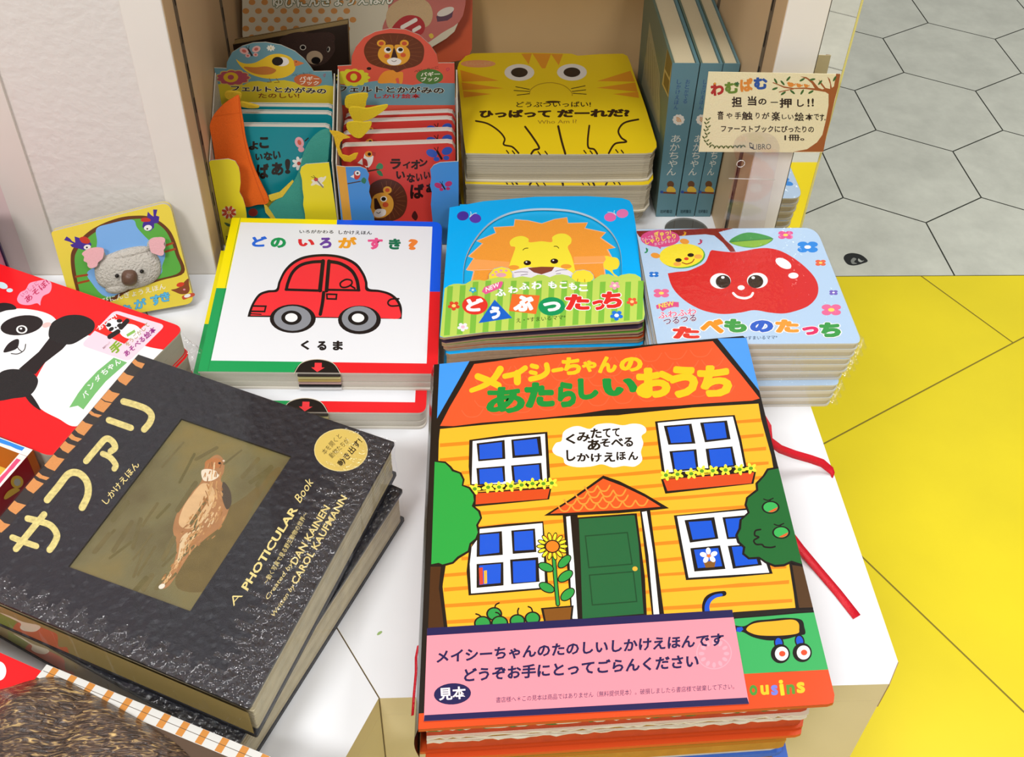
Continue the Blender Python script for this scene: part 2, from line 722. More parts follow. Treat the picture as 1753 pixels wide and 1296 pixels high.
def table(label, outline, chamfer=None):
    c = (sum(p[0] for p in outline) / len(outline), sum(p[1] for p in outline) / len(outline), FLOOR)
    t = thing('display_table', label, 'table', c, 'white display tables')
    m = MB()
    m.prism([Vector((x, y, -0.02)) for x, y in outline], [Vector((x, y, 0)) for x, y in outline], TOP, BEIGE)
    m.build('tabletop', t)
    m = MB()
    m.prism([Vector((x, y, FLOOR)) for x, y in outline], [Vector((x, y, -0.0202)) for x, y in outline], BEIGE)
    m.build('cabinet_body', t)
    if chamfer:
        (ax, ay), (bx, by) = chamfer
        n = Vector((by - ay, ax - bx, 0)).normalized() * 0.0006
        m = MB()
        b = [Vector((ax, ay, -0.028)) + n, Vector((bx, by, -0.036)) + n, Vector((bx, by, -0.036)), Vector((ax, ay, -0.028))]
        m.prism(b, [Vector((v.x, v.y, -0.0005)) for v in b], BROWN)
        m.build('corner_chip', t)
    return t


table('white topped display table with beige sides and the tall book stacks on it',
      [(-0.0448, 0.3335), (0.272, 0.3335), (0.2826, 0.349), (0.2826, 0.7435), (-0.2815, 0.7435)], ((0.272, 0.3335), (0.2826, 0.349)))
table('angled white display table under the large black book, joined at a slanted seam',
      [(-0.0458, 0.3335), (-0.2825, 0.7435), (-0.75, 0.7435), (-0.75, 0.03), (-0.190, 0.03)])

# a tiny torn bit of green leaf on the white table
m = MB()
Art(PZ(0.0), rough=0.5).zoom(340, 940, 4.547).blob([(1388, 668), (1398, 648), (1420, 638), (1430, 645), (1418, 660), (1400, 670)], '#9dbb74').into(m)
tag(m.build('green_scrap'), 'tiny pale green scrap lying on the white table', 'scrap')

# ------------------------------------------------------------------ the bookcase with its alcove
CASE = paint('#f8f2e8', 0.5, 'laminate')
RAIL = paint('#6d5f4e', 0.5, 'worn')
bc = thing('bookcase', 'cream built in bookcase whose open alcove holds the board book boxes', 'bookcase', (0.03, 0.9, 0))
XL, XR, YF, YBK = -0.2022, 0.2505, 0.744, 1.045
m = MB(); m.box((-0.2322, YF, FLOOR), (XL, YBK, 1.3), CASE); m.build('side_panel', bc, 0.001)
m = MB(); m.box((XR, YF, FLOOR), (0.2825, YBK, 1.3), CASE); m.build('side_panel', bc, 0.001)
m = MB(); m.box((XL, YBK, FLOOR), (XR, YBK + 0.02, 1.3), paint('#e3bd86', 0.5, 'laminate')); m.build('back_panel', bc)
m = MB(); m.box((XL + 0.0002, YF, FLOOR), (XR - 0.0002, YBK - 0.0002, 0), TOP); m.build('base_shelf', bc)
m = MB(); m.box((XL + 0.0006, YF + 0.080, 0.320), (XR - 0.0006, YBK - 0.0005, 0.340), CASE); m.build('upper_shelf', bc)
for xa, xb in ((XL + 0.00005, XL + 0.0004), (XR - 0.0004, XR - 0.00005)):
    m = MB(); m.box((xa, YF + 0.0012, 0.0005), (xb, YBK - 0.0003, 1.3), paint('#e0c196', 0.5, 'laminate')); m.build('inner_lining', bc)
for x, sx in ((XL + 0.0004, 1), (XR - 0.0004, -1)):
    for y in (0.776, 0.934):
        m = MB()
        m.box((min(x, x + sx * 0.0009), y - 0.0035, 0.001), (max(x, x + sx * 0.0009), y + 0.0035, 1.3), RAIL)
        for k in range(40):
            z = 0.02 + 0.03 * k
            m.box((min(x, x + sx * 0.0011), y - 0.0014, z), (max(x, x + sx * 0.0011), y + 0.0014, z + 0.013), paint('#221c16', 0.8))
        m.build('shelf_standard', bc)
MIRROR = bpy.data.materials.new('mirror_glass')
MIRROR.use_nodes = True
_b = MIRROR.node_tree.nodes['Principled BSDF']
_b.inputs['Metallic'].default_value = 1.0
_b.inputs['Base Color'].default_value = (0.80, 0.77, 0.74, 1)
_b.inputs['Roughness'].default_value = 0.015
m = MB(); m.box((0.2829, YF + 0.0005, FLOOR + 0.001), (0.3045, YF + 0.006, 1.3), MIRROR); m.build('mirror_strip', bc)
m = MB(); m.box((0.3046, YF + 0.0002, FLOOR + 0.001), (0.3062, YF + 0.006, 1.3), paint('#e9dd84', 0.3)); m.build('glass_edge', bc)


# ------------------------------------------------------------------ car board books
def zpts(z, pts):
    return [z(p) for p in pts]


z1 = Zm(330, 370, 3.7565)
car_out = round_quad(zpts(z1, [(252, 10), (1604, 38), (1575, 1014), (33, 999)]), [0.0, 0.055, 0.055, 0.0])
plc = PZ(0.036)
a = Art(plc, car_out).zoom(330, 370, 3.7565)
YEL, BLU, GRN, RED, BLK, WHT = '#fbe800', '#0a5cf0', '#12a055', '#ec1c24', '#1c1414', '#eff1f5'
a.poly([(240, -10), (930, -10), (900, 480), (130, 462)], YEL)
a.poly([(930, -10), (1650, -10), (1650, 487), (900, 480)], BLU)
a.poly([(130, 462), (900, 480), (820, 1040), (20, 1040)], GRN)
a.poly([(900, 480), (1650, 487), (1650, 1040), (820, 1040)], RED)
a.poly([(308, 40), (1541, 68), (1504, 948), (117, 929)], WHT)
a.line([(306, 12), (96, 999)], 3, '#0c7f40', curve=False)
# the red car
body = smooth([(352, 648), (362, 610), (385, 555), (425, 500), (480, 478), (535, 470), (552, 420), (590, 345), (650, 288), (730, 255), (850, 244),
               (960, 258), (1050, 300), (1100, 365), (1122, 420), (1132, 465), (1200, 475), (1270, 495), (1320, 535), (1345, 590), (1343, 662)], False)
a.poly(body, BLK)
inn = smooth([(372, 640), (382, 600), (402, 555), (438, 510), (490, 492), (548, 483), (566, 425), (602, 356), (660, 303), (735, 271), (850, 260),
              (955, 274), (1038, 314), (1085, 372), (1106, 425), (1116, 480), (1200, 490), (1262, 509), (1306, 545), (1329, 595), (1327, 658),
              (1180, 655), (790, 648), (520, 640)], False)
a.poly(inn, '#f8353c')
a.line([(602, 472), (612, 430), (640, 365), (690, 318), (760, 297), (838, 292)], 20, BLK)
a.line([(838, 290), (818, 478)], 26, BLK, curve=False)
a.line([(598, 473), (825, 480)], 16, BLK, curve=False)
a.line([(876, 292), (950, 306), (1020, 350), (1055, 410), (1066, 475)], 22, BLK)
a.line([(876, 290), (860, 480)], 24, BLK, curve=False)
a.line([(855, 474), (1072, 478)], 14, BLK, curve=False)
a.line([(955, 455), (950, 430), (985, 408), (1020, 415), (1020, 440), (985, 458)], 11, BLK, closed=True)
a.line([(1012, 445), (1042, 465)], 11, BLK)
a.line([(842, 492), (834, 560), (820, 632)], 22, BLK)
a.line([(862, 502), (925, 504), (922, 534), (864, 532)], 11, BLK, closed=True, curve=False)
a.line([(380, 578), (470, 580), (462, 614), (368, 612)], 11, BLK, closed=True, curve=False)
a.line([(368, 628), (440, 632)], 7, BLK)
a.line([(1325, 532), (1275, 535), (1255, 558), (1275, 578), (1335, 575)], 11, BLK)
for (x, y, rx, ry, k) in ((643, 660, 148, 92, 0), (1072, 668, 138, 92, 1)):
    a.ell(x, y, rx, ry, BLK)
    a.ell(x - 2, y - 2 - 6 * k, rx * 0.81, ry * 0.87, '#8f9299')
    a.ell(x - 8, y - 6 - 6 * k, 66, 46, '#181414')
    a.ell(x - 9, y - 7 - 6 * k, 40, 28, '#fafafa')
a.ell(800, 1014, 148, 92, '#19120f', a0=180, a1=360)
a.line([(652, 1012), (700, 945), (800, 921), (900, 945), (950, 1014)], 4, '#d5c7ae')
a.poly([(785, 943), (830, 944), (829, 974), (849, 974), (800, 1003), (762, 973), (783, 973)], '#f03a40')
a.text('いろがかわる', (686, 110), (905, 112), 22, BLK, bold=.02)
a.text('しかけえほん', (938, 116), (1152, 120), 24, BLK, bold=.02)
a.chars([('ど', 380, 130, 478, 198, '#1f6be0'), ('の', 500, 138, 600, 205, '#1a9a55'), ('い', 677, 148, 783, 195, '#e22a33'),
         ('ろ', 815, 138, 893, 207, '#6a3aa5'), ('が', 935, 134, 1055, 208, '#f5a623'), ('す', 1125, 140, 1222, 215, '#f0568f'),
         ('き', 1260, 145, 1338, 215, '#0d7551'), ('?', 1385, 148, 1448, 218, '#f58a3a')], bold=.06)
a.chars([('く', 695, 800, 750, 860, BLK), ('る', 800, 804, 860, 864, BLK), ('ま', 900, 802, 966, 864, BLK)], bold=.055)

car = book('board_book', 'white picture book with a red car and a four coloured border', 'book', car_out, plc, 0.0178, RED,
           pages='#d8d2c4', leaves=5, art=a, group='car board books', edge='#e4ddd0', back='#e9e4d8', leaf_gap=0.08, crough=0.25)
# the thumb notch in the page edges, darker card tabs under the black half circle
m = MB()
zz = Zm(330, 370, 3.7565)
for k, c in enumerate(('#2b241f', '#d9cf92', '#c9b26a', '#c8a8a0', '#20201f', '#f4f4f2')):
    z = 0.0335 - k * 0.0027
    p = [PZ(0.036).hit(zz((672, 1013))), PZ(0.036).hit(zz((948, 1014)))]
    p = [Vector((q.x, q.y, z)) for q in p]
    d = Vector((0, -0.0006, 0))
    e = Vector((0, 0.004, 0))
    m.prism([p[0] + d, p[1] + d, p[1] + e, p[0] + e], [q + Vector((0, 0, 0.0012)) for q in (p[0] + d, p[1] + d, p[1] + e, p[0] + e)], paint(c, 0.5))
m.build('index_tabs', car)
dup(car, 'second red car picture book, shrink wrapped and jutting out under the first', group='car board books',
    move=PZ(0.018).hit((727, 704)) - PZ(0.036).hit((747, 637)))

# ------------------------------------------------------------------ lion felt book
z2 = Zm(740, 330, 4.547)


def tilt(zl, zr, q):
    """Plane sloping sideways: height zl at pixel q[0], zr at q[1], both at the same depth as q[2] (height zl)."""
    return P3(PZ(zl).hit(q[0]), PZ(zr).hit(q[1]), PZ(zl).hit(q[2]))


lion_px = zpts(z2, [(135, 115), (400, 66), (800, 31), (1200, 26), (1480, 42), (1535, 60), (1560, 100), (1585, 260), (1655, 940), (1648, 985), (1610, 1003),
                    (1300, 1024), (900, 1050), (400, 1087), (90, 1128), (58, 1120)])
lpl = tilt(0.051, 0.060, [z2((58, 1120)), z2((1648, 985)), z2((135, 115))])
hole = zpts(z2, smooth([(238, 705), (243, 590), (264, 490), (312, 390), (390, 285), (480, 208), (590, 156), (700, 132), (820, 121), (960, 123), (1100, 139),
                        (1230, 180), (1330, 240), (1400, 310), (1450, 400), (1472, 500), (1477, 640)], False, 4)
            + [(1440, 658), (1400, 640), (1370, 632), (1310, 640), (1262, 672), (1255, 640), (1230, 612), (1180, 598), (1120, 605), (1087, 640), (1082, 655), (1060, 645),
               (1010, 635), (960, 640), (915, 658), (870, 640), (820, 638), (770, 662), (700, 650), (640, 662), (624, 655), (622, 620), (598, 590),
               (540, 575), (480, 590), (442, 635), (440, 672), (420, 690), (370, 678), (320, 680), (275, 708)])
lroot = thing('felt_picture_book', 'bright blue and green board book with an orange maned lion in an arched window', 'book',
              PZ(0.036).hit(z2((850, 560))))
mb = MB()
SKY, MEA, MEB = '#00b4ff', '#c3dd62', '#84c444'
up3 = [lpl.hit(p) for p in lion_px]
ho3 = [lpl.hit(p) for p in hole]
flat = [[Vector((p[0], p[1], 0)) for p in lion_px], [Vector((p[0], p[1], 0)) for p in hole]]
tr = tessellate_polygon(flat)
nl = len(up3)
allv = up3 + ho3


def facing(f, V, n):
    return f if (V[f[1]] - V[f[0]]).cross(V[f[2]] - V[f[0]]).dot(n) > 0 else f[::-1]


mb.add(allv, [facing(list(t), allv, lpl.n) for t in tr], paint(SKY, 0.3))
low = [p - lpl.n * 0.0022 for p in allv]
mb.add(low, [facing(list(t), low, -lpl.n) for t in tr], paint('#b5925e', 0.7, 'board'))
KRAFT = paint('#c2a27c', 0.7, 'board')
V = allv + low
nn = len(allv)
mb.add(V, [[i, (i + 1) % nl, nn + (i + 1) % nl, nn + i] for i in range(nl)], KRAFT)
nh = len(ho3)
mb.add(V, [[nl + i, nl + (i + 1) % nh, nn + nl + (i + 1) % nh, nn + nl + i] for i in range(nh)], paint('#e8eef2', 0.6))
a = Art(lpl, None, rough=0.3).zoom(740, 330, 4.547)
mea = [(96, 745), (130, 722), (165, 710), (205, 708), (240, 712), (262, 708), (290, 690), (320, 680), (370, 678), (405, 686), (440, 672), (470, 660), (520, 655), (590, 665), (624, 657), (640, 662), (700, 650), (770, 662),
       (820, 638), (870, 640), (915, 658), (960, 640), (1010, 635), (1060, 645), (1090, 668), (1150, 690), (1230, 690), (1262, 672), (1310, 640), (1370, 632), (1440, 658),
       (1470, 640), (1530, 629), (1580, 634), (1624, 660), (1655, 945), (1646, 985), (1610, 1002), (1300, 1023), (900, 1049), (400, 1086), (90, 1127), (60, 1115)]
a.poly(mea, MEA)
# the stripes of the meadow, each cut to it by hand
for k in range(16):
    xb, xt = 90 + k * 100, 118 + k * 99
    top = max(690 - (8 if k % 2 else 0), 0) + (35 if k in (0, 1) else 0)
    bot = 1120 - k * 8.2
    a.poly([(xt, top + 4), (xt + 44, top + 2), (xb + 46, bot - 12), (xb, bot - 8)], MEB)
for pw in ([(442, 672), (442, 640), (478, 594), (540, 577), (598, 592), (622, 625), (622, 660), (590, 668), (520, 656)],
           [(1084, 664), (1088, 640), (1122, 607), (1180, 600), (1228, 614), (1254, 642), (1258, 668), (1230, 692), (1180, 698), (1120, 690)]):
    a.poly(pw, '#fde640')
for x, y, rx, ry in ((535, 640, 42, 17), (472, 640, 12, 8), (497, 617, 13, 9), (535, 606, 14, 9), (575, 606, 13, 9)):
    a.ell(x, y, rx, ry, '#eba9b9')
a.line([(1133, 672), (1130, 690)], 5, '#a8731c').line([(1186, 674), (1187, 694)], 5, '#a8731c')
for (x, y, c, r) in ((238, 180, '#4a2f9e', -8), (335, 200, '#5b3ab2', 5)):
    a.ell(x, y, 46, 36, c, rot=r)
for (x, y, c, r) in ((1385, 190, '#ef6fb3', 0), (1480, 162, '#ee7cba', -6)):
    a.ell(x, y, 46, 34, c, rot=r)
for p in ([(292, 190), (302, 165), (298, 148)], [(292, 190), (320, 165), (345, 158)], [(1430, 175), (1415, 152), (1420, 138)], [(1430, 175), (1400, 155), (1365, 150)]):
    a.line(p, 4, '#e9f3ee')
for (x, y, c, mcol, s_) in ((168, 880, '#e2482b', '#f8e27a', 48), (316, 757, '#2aa7d8', '#d9f1f2', 30), (238, 1045, '#f4f0f6', '#f2c3d5', 44), (1420, 722, '#f2a1bd', '#f8eec5', 42),
                            (1555, 848, '#ee5b3c', '#ffd98a', 44), (1435, 955, '#2378de', '#f4f8fb', 52)):
    a.flower(x, y, s_, s_ * 0.78, c, mcol, 5, rot=20)
a.poly([(385, 770), (405, 735), (540, 688), (552, 700), (535, 740), (415, 792), (400, 780)], '#ef5f98')
a.text('NEW', (418, 772), (522, 730), 34, '#ffffff', bold=.02, up=(-0.1, -1))
for ch, x0, y0, x1, y1 in (('ふ', 490, 748, 575, 806), ('わ', 590, 728, 668, 782), ('ふ', 675, 702, 758, 755), ('わ', 772, 692, 850, 752),
                           ('も', 902, 690, 970, 745), ('こ', 990, 695, 1050, 745), ('も', 1062, 700, 1128, 755), ('こ', 1140, 715, 1212, 768)):
    a.text(ch, (x0, y1), (x1, y1), y1 - y0, '#ffffff', bold=.05)
a.ell(332, 875, 100, 74, '#e8392d')
a.poly([(485, 832), (622, 975), (360, 1015)], '#1766d0')
a.poly([(622, 787), (838, 800), (808, 945), (596, 920)], '#f1722f')
a.ell(930, 885, 104, 72, '#129a5c')
for ch, x0, y0, x1, y1 in (('ど', 262, 822, 398, 925), ('う', 448, 885, 530, 985), ('ぶ', 630, 800, 790, 925), ('つ', 862, 848, 1000, 925)):
    a.text(ch, (x0, y1), (x1, y1), y1 - y0, '#ffffff', bold=.075)
for ch, x0, y0, x1, y1 in (('た', 1035, 790, 1225, 915), ('っ', 1245, 835, 1345, 915), ('ち', 1318, 770, 1478, 900)):
    a.text(ch, (x0, y1), (x1, y1), y1 - y0, '#e8302c', bold=.065, edge='#ffffff', edge_w=.04)
a.text('え・*すまいるママ*', (655, 1012), (1040, 985), 34, '#2c4420', bold=.005)
a.into(mb)
mb.build('front_cover', lroot)
# the window page behind the arch, with the lion in felt
wp = MB()
wpl = lpl.lower(0.0032)
a = Art(wpl, None, rough=0.3).zoom(740, 330, 4.547)
a.poly([(215, 90), (1500, 90), (1500, 730), (215, 730)], '#13b3ef')
mane = [(300, 715), (300, 690), (320, 612), (262, 601), (320, 512), (277, 495), (388, 394), (342, 375), (492, 312), (475, 267), (634, 258), (642, 206), (745, 214), (852, 238), (950, 205), (1050, 190), (1058, 235),
        (1212, 231), (1190, 275), (1354, 308), (1314, 350), (1428, 428), (1368, 440), (1400, 500), (1345, 530), (1340, 560), (1350, 640), (1400, 725)]
a.poly(mane, '#ffb98f')
c0 = (850, 500)
a.poly([(p[0] + (c0[0] - p[0]) * 0.02, p[1] + (c0[1] - p[1]) * 0.02) for p in mane], '#ffa433', kind='plush')
a.poly([(318, 516), (600, 538), (600, 585), (272, 598)], '#ffab5c').line([(600, 592), (275, 604)], 5, '#ffc39a', curve=False)
a.poly([(1100, 498), (1392, 490), (1345, 548), (1105, 555)], '#ffab5c').line([(1105, 554), (1345, 545)], 5, '#ffc39a', curve=False)
a.blob([(590, 700), (597, 580), (630, 480), (645, 425), (612, 415), (604, 380), (640, 348), (700, 337), (748, 358), (757, 386), (850, 378), (930, 384), (935, 345), (982, 320), (1040, 322),
        (1080, 352), (1080, 392), (1055, 425), (1085, 500), (1108, 590), (1108, 700)], '#fdeb3f')
a.blob([(598, 700), (604, 625), (660, 600), (745, 580), (850, 590), (950, 578), (1050, 600), (1102, 640), (1102, 700)], '#f0ecf4')
a.poly([(742, 586), (850, 576), (952, 578), (930, 610), (850, 636), (790, 620)], '#8a4632')
a.ell(635, 582, 42, 18, '#f6a23a').ell(1042, 574, 42, 18, '#f6a23a')
a.ell(740, 546, 29, 19, '#2a1512').ell(950, 533, 30, 20, '#2a1512').ell(733, 540, 7, 5, '#ffffff').ell(942, 527, 7, 5, '#ffffff')
a.line([(706, 446), (722, 434), (745, 432)], 6, '#53351b').line([(948, 418), (970, 418), (985, 432)], 6, '#53351b')
for p in ([(640, 622), (690, 615), (745, 618)], [(690, 642), (742, 634)], [(960, 612), (1000, 602), (1050, 600)], [(965, 632), (1000, 628)]):
    a.line(p, 4, '#6b5370')
a.blob([(1345, 492), (1390, 500), (1440, 510), (1458, 550), (1440, 590), (1405, 602), (1415, 630), (1450, 655), (1425, 655), (1380, 610), (1340, 590), (1332, 550), (1350, 520)], '#fbe23c')
a.into(wp)
base_pts = [Vector((lpl.hit(p).x, lpl.hit(p).y, 0)) for p in lion_px]
wpo = [wpl.hit(p) for p in inset([Vector((p[0], p[1], 0)) for p in lion_px], 2.0)]
slab(wp, [p for p in wpo], wpl.n, 0.0012, KRAFT)
wp.build('window_page', lroot)
lv = MB()
zb = 0.0365
for k, tcol in ((1, '#4c3b52'), (2, '#6fae3b'), (3, '#8a3b52'), (4, '#d2521f'), (5, '#c2a27c')):
    f = 1 - k / 5.4
    tp = []
    for p in inset(up3, 0.0004 + 0.0006 * (k % 2)):
        tp.append(Vector((p.x + 0.0006 * k, p.y + 0.0002 * k, zb + (p.z - 0.0046 - zb) * f)))
    lv.prism([p - Vector((0, 0, 0.0017)) for p in tp], tp, paint(tcol, 0.5), KRAFT)
lv.build('board_leaf', lroot)


def film_shell(name, parent, outline, n, thick, mat, grow=0.0007):
    m = MB()
    c = sum(outline, Vector((0, 0, 0))) / len(outline)
    top = [p + (p - c).normalized() * grow + n * grow for p in outline]
    bot = [p - n * (thick + grow) for p in top]
    k = len(top)
    m.add(bot + top, [[i, (i + 1) % k, k + (i + 1) % k, k + i] for i in range(k)], mat, False)
    # the top sheet as a fan grid so that it can shade smoothly
    m.add(top, [list(range(k))], mat)
    return m.build(name, parent)


FILM = clear_film('shrink_film', 0.02, 0.06, 140, 0.35)
# two wrapped copies under it
lb = [Vector((p.x, p.y, 0)) for p in up3]
for k, (lab, mv) in enumerate((('shrink wrapped lion picture book directly under the open lion book', (0.003, -0.003, 0)),
                               ('lowest wrapped lion picture book lying on the table', (0.001, -0.001, 0)))):
    zt = 0.0355 - 0.0178 * k
    tp = [Vector((p.x + mv[0], p.y + mv[1], zt)) for p in inset(lb, 0.002)]
    r = thing('felt_picture_book', lab, 'book', (tp[4].x, tp[4].y, zt - 0.0172), 'wrapped lion picture books')
    m = MB(); slab(m, tp, Vector((0, 0, 1)), 0.002, paint(SKY, 0.3), KRAFT); m.build('front_cover', r)
    m = MB()
    for j in range(4):
        slab(m, [p - Vector((0, 0, 0.0022 + j * 0.0034)) for p in inset(tp, 0.0008)], Vector((0, 0, 1)), 0.0030, KRAFT)
    m.build('page_block', r)
    m = MB(); slab(m, [p - Vector((0, 0, 0.0156)) for p in tp], Vector((0, 0, 1)), 0.0016, paint(MEA, 0.3), KRAFT); m.build('back_cover', r)
    film_shell('shrink_wrap', r, tp, Vector((0, 0, 1)), 0.0162, FILM, 0.0004)

# ------------------------------------------------------------------ apple board books
z3 = Zm(1080, 370, 3.926)
app_px = round_quad(zpts(z3, [(36, 88), (1245, 78), (1556, 856), (178, 862)]), [0.02, 0.10, 0.07, 0.02])
apl = PZ(0.0632)
a = Art(apl, app_px, rough=0.22).zoom(1080, 370, 3.926)
BR = '#8c2a22'
a.poly([(30, 100), (200, 96), (400, 88), (560, 82), (700, 80), (590, 108), (640, 165), (685, 205), (705, 240), (668, 240), (620, 180), (560, 130), (500, 122), (400, 128), (250, 140), (60, 142)], BR)
a.blob([(662, 172), (720, 128), (790, 110), (880, 122), (955, 152), (910, 190), (830, 212), (740, 205)], '#3f9b48')
a.poly([(662, 174), (800, 162), (955, 153), (912, 188), (835, 210), (745, 204), (690, 190)], '#8dbd3c')
a.line([(662, 174), (800, 163), (955, 152)], 5, '#2a7a3c')
apple = smooth([(545, 228), (620, 238), (690, 242), (760, 235), (850, 218), (930, 216), (1020, 240), (1120, 300), (1200, 370), (1245, 430), (1260, 490), (1245, 550), (1190, 605), (1100, 640), (1020, 655),
                (930, 648), (830, 632), (740, 648), (640, 658), (560, 652), (470, 628), (380, 580), (310, 520), (270, 460), (248, 385)], False) + smooth([(248, 385), (310, 375), (380, 368), (440, 345), (495, 315), (520, 270), (532, 240), (545, 228)], False)
a.poly(apple, '#da1d1c', kind='felt')
a.ell(1025, 318, 58, 30, '#ffffff', rot=28).ell(1092, 400, 34, 20, '#ffffff')
for x, y in ((602, 436), (850, 433)):
    a.ell(x, y, 70, 52, '#ffffff')
a.ell(620, 440, 50, 44, '#33241f').ell(838, 440, 52, 44, '#33241f').ell(618, 412, 12, 9, '#fff').ell(822, 414, 12, 9, '#fff')
a.ell(741, 481, 24, 16, '#ffffff')
a.line([(688, 518), (715, 542), (765, 552), (805, 540), (820, 518)], 16, '#ffffff')
a.ell(350, 270, 150, 82, '#57a84a', rot=-4)
a.ell(340, 265, 150, 80, '#fbe63b', rot=-4)
for x, y in ((360, 170), (165, 265)):
    a.ell(x, y, 32, 18, '#f2a03c', rot=10)
a.ell(320, 296, 22, 13, '#2b1a16').ell(402, 262, 22, 13, '#2b1a16').ell(373, 287, 16, 10, '#e4462e')
a.ell(312, 322, 26, 14, '#f6b050').ell(452, 272, 28, 15, '#f6b050')
a.line([(345, 312), (375, 322), (410, 310), (425, 290)], 7, '#a84b20')
a.ell(197, 150, 132, 58, '#e2508c').poly([(160, 195), (200, 222), (205, 200)], '#e2508c')
a.text('りんごを', (80, 172), (155, 150), 26, '#ffe9f1').text('ぎゅっ!', (160, 143), (272, 125), 36, '#ffe75a', bold=.03)
a.text('しゃりしゃり', (100, 192), (305, 150), 34, '#ffe75a', bold=.03).text('おとがするよ♪', (160, 200), (300, 172), 20, '#ffe9f1')
a.text('♪', (345, 135), (380, 130), 30, '#f0a81e', bold=.02).text('♪', (450, 192), (490, 186), 34, '#c9406a', bold=.02).text('♪', (92, 250), (125, 244), 34, '#2c9456', bold=.02)
for (x, y, rx, ry, c, mc, n) in ((1040, 127, 60, 32, '#e95b9c', '#f8e36a', 4), (1188, 208, 82, 44, '#2f8fe8', '#f4f7fb', 4), (1275, 314, 42, 24, '#ee6a45', '#f8e36a', 4),
                                 (1362, 514, 34, 19, '#7a63c4', '#fff', 4), (1347, 630, 78, 44, '#ef6f9e', '#f8e36a', 4), (155, 392, 38, 21, '#2478d6', '#fff', 4), (205, 518, 62, 34, '#ef6f9e', '#f8e36a', 4)):
    a.flower(x, y, rx, ry, c, mc, n, rot=45, mcol_r=0.28)
a.poly([(168, 600), (195, 590), (250, 574), (322, 578), (322, 612), (290, 610), (240, 622), (212, 640), (195, 620), (175, 625)], '#e2508c')
a.text('NEW', (190, 620), (292, 602), 32, '#ffe75a', bold=.02)
for t, x0, y0, x1, y1, c in (('ふわふわ', 185, 692, 442, 660, '#ef6090'), ('つるつる', 222, 735, 442, 705, '#6b2a6e')):
    a.text(t, (x0, y0), (x1, y1), 44, c, bold=.02, edge='#ffffff', edge_w=.05)
for ch, x0, y0, x1, y1, c in (('た', 280, 742, 462, 825, '#e8342c'), ('べ', 465, 692, 625, 790, '#f59a22'), ('も', 625, 692, 780, 785, '#3da14a'), ('の', 800, 700, 958, 782, '#2a62d0'),
                              ('た', 970, 695, 1130, 785, '#f4a33a'), ('っ', 1150, 742, 1262, 800, '#e8306a'), ('ち', 1265, 715, 1412, 815, '#3da14a')):
    a.text(ch, (x0, y1), (x1, y1), y1 - y0, c, bold=.08, edge='#ffffff', edge_w=.05)
a.text('*すまいるママ*', (770, 832), (985, 826), 24, '#2b4b78', bold=.01)
app = book('felt_picture_book', 'light blue board book with a big red smiling apple, topmost of its pile', 'book', app_px, apl, 0.0078, '#bdd8f4',
           pages='#d6c9ae', leaves=2, art=a, board=0.0016, page_in=0.0010, edge='#e8e0cf', back='#dfe3e2', leaf_gap=0.1, crough=0.2, group='apple picture books')
film_shell('shrink_wrap', app, [apl.hit(p) for p in app_px], Vector((0, 0, 1)), 0.0070, FILM, 0.0005)
# crinkled film ends sticking out at the right front corner
m = MB()
rnd = random.Random(5)
cor = [apl.hit(z3((1500, 855))), apl.hit(z3((1556, 840))), apl.hit(z3((1530, 780)))]
V, F = [], []
for i in range(9):
    t = i / 8
    p = cor[0].lerp(cor[1], t * 2) if t < .5 else cor[1].lerp(cor[2], t * 2 - 1)
    o = Vector((0.0045, -0.0035, 0)) * (0.6 + 0.5 * rnd.random())
    V += [p + Vector((0, 0, -0.0008)), p + o * 0.6 + Vector((0, 0, -0.0025 + 0.002 * rnd.random())), p + o + Vector((0, 0, -0.006 + 0.004 * rnd.random()))]
for i in range(8):
    for j in range(2):
        F.append([3 * i + j, 3 * i + j + 1, 3 * i + j + 4, 3 * i + j + 3])
m.add(V, F, clear_film('crinkled_film', 0.12, 0.12, 300, 0.8))
m.build('film_tail', app)
labs = ['apple picture book second from the top of the pile', 'apple picture book third from the top of the pile', 'apple picture book fourth from the top of the pile',
        'apple picture book fifth from the top, above the step in the pile']
for k, lab in enumerate(labs):
    dup(app, lab, move=((-0.0006, 0.0004, 0), (0.0004, -0.0002, 0), (-0.0012, 0.0006, 0), (-0.0030, 0.0012, 0))[k] + Vector((0, 0, -0.0079 * (k + 1)))
        if False else Vector(((-0.0006, 0.0004), (-0.0018, 0.0002), (-0.0022, 0.0006), (-0.0042, 0.0012))[k]).to_3d() + Vector((0, 0, -0.0079 * (k + 1))),
        rot=(0.002, -0.004, 0.003, 0.004)[k], group='apple picture books')
shift = PZ(0.0237).hit((1437, 658)) - apl.hit((1474, 586))
for k, lab in enumerate(['apple picture book showing a blue cover edge, sixth from the top', 'apple picture book second from the bottom of the pile', 'bottom apple picture book, lying on the white table']):
    dup(app, lab, move=shift + Vector((-0.0005 * k, 0.0004 * k, -0.0079 * k)), rot=(0.004, 0.0, -0.004)[k], group='apple picture books')


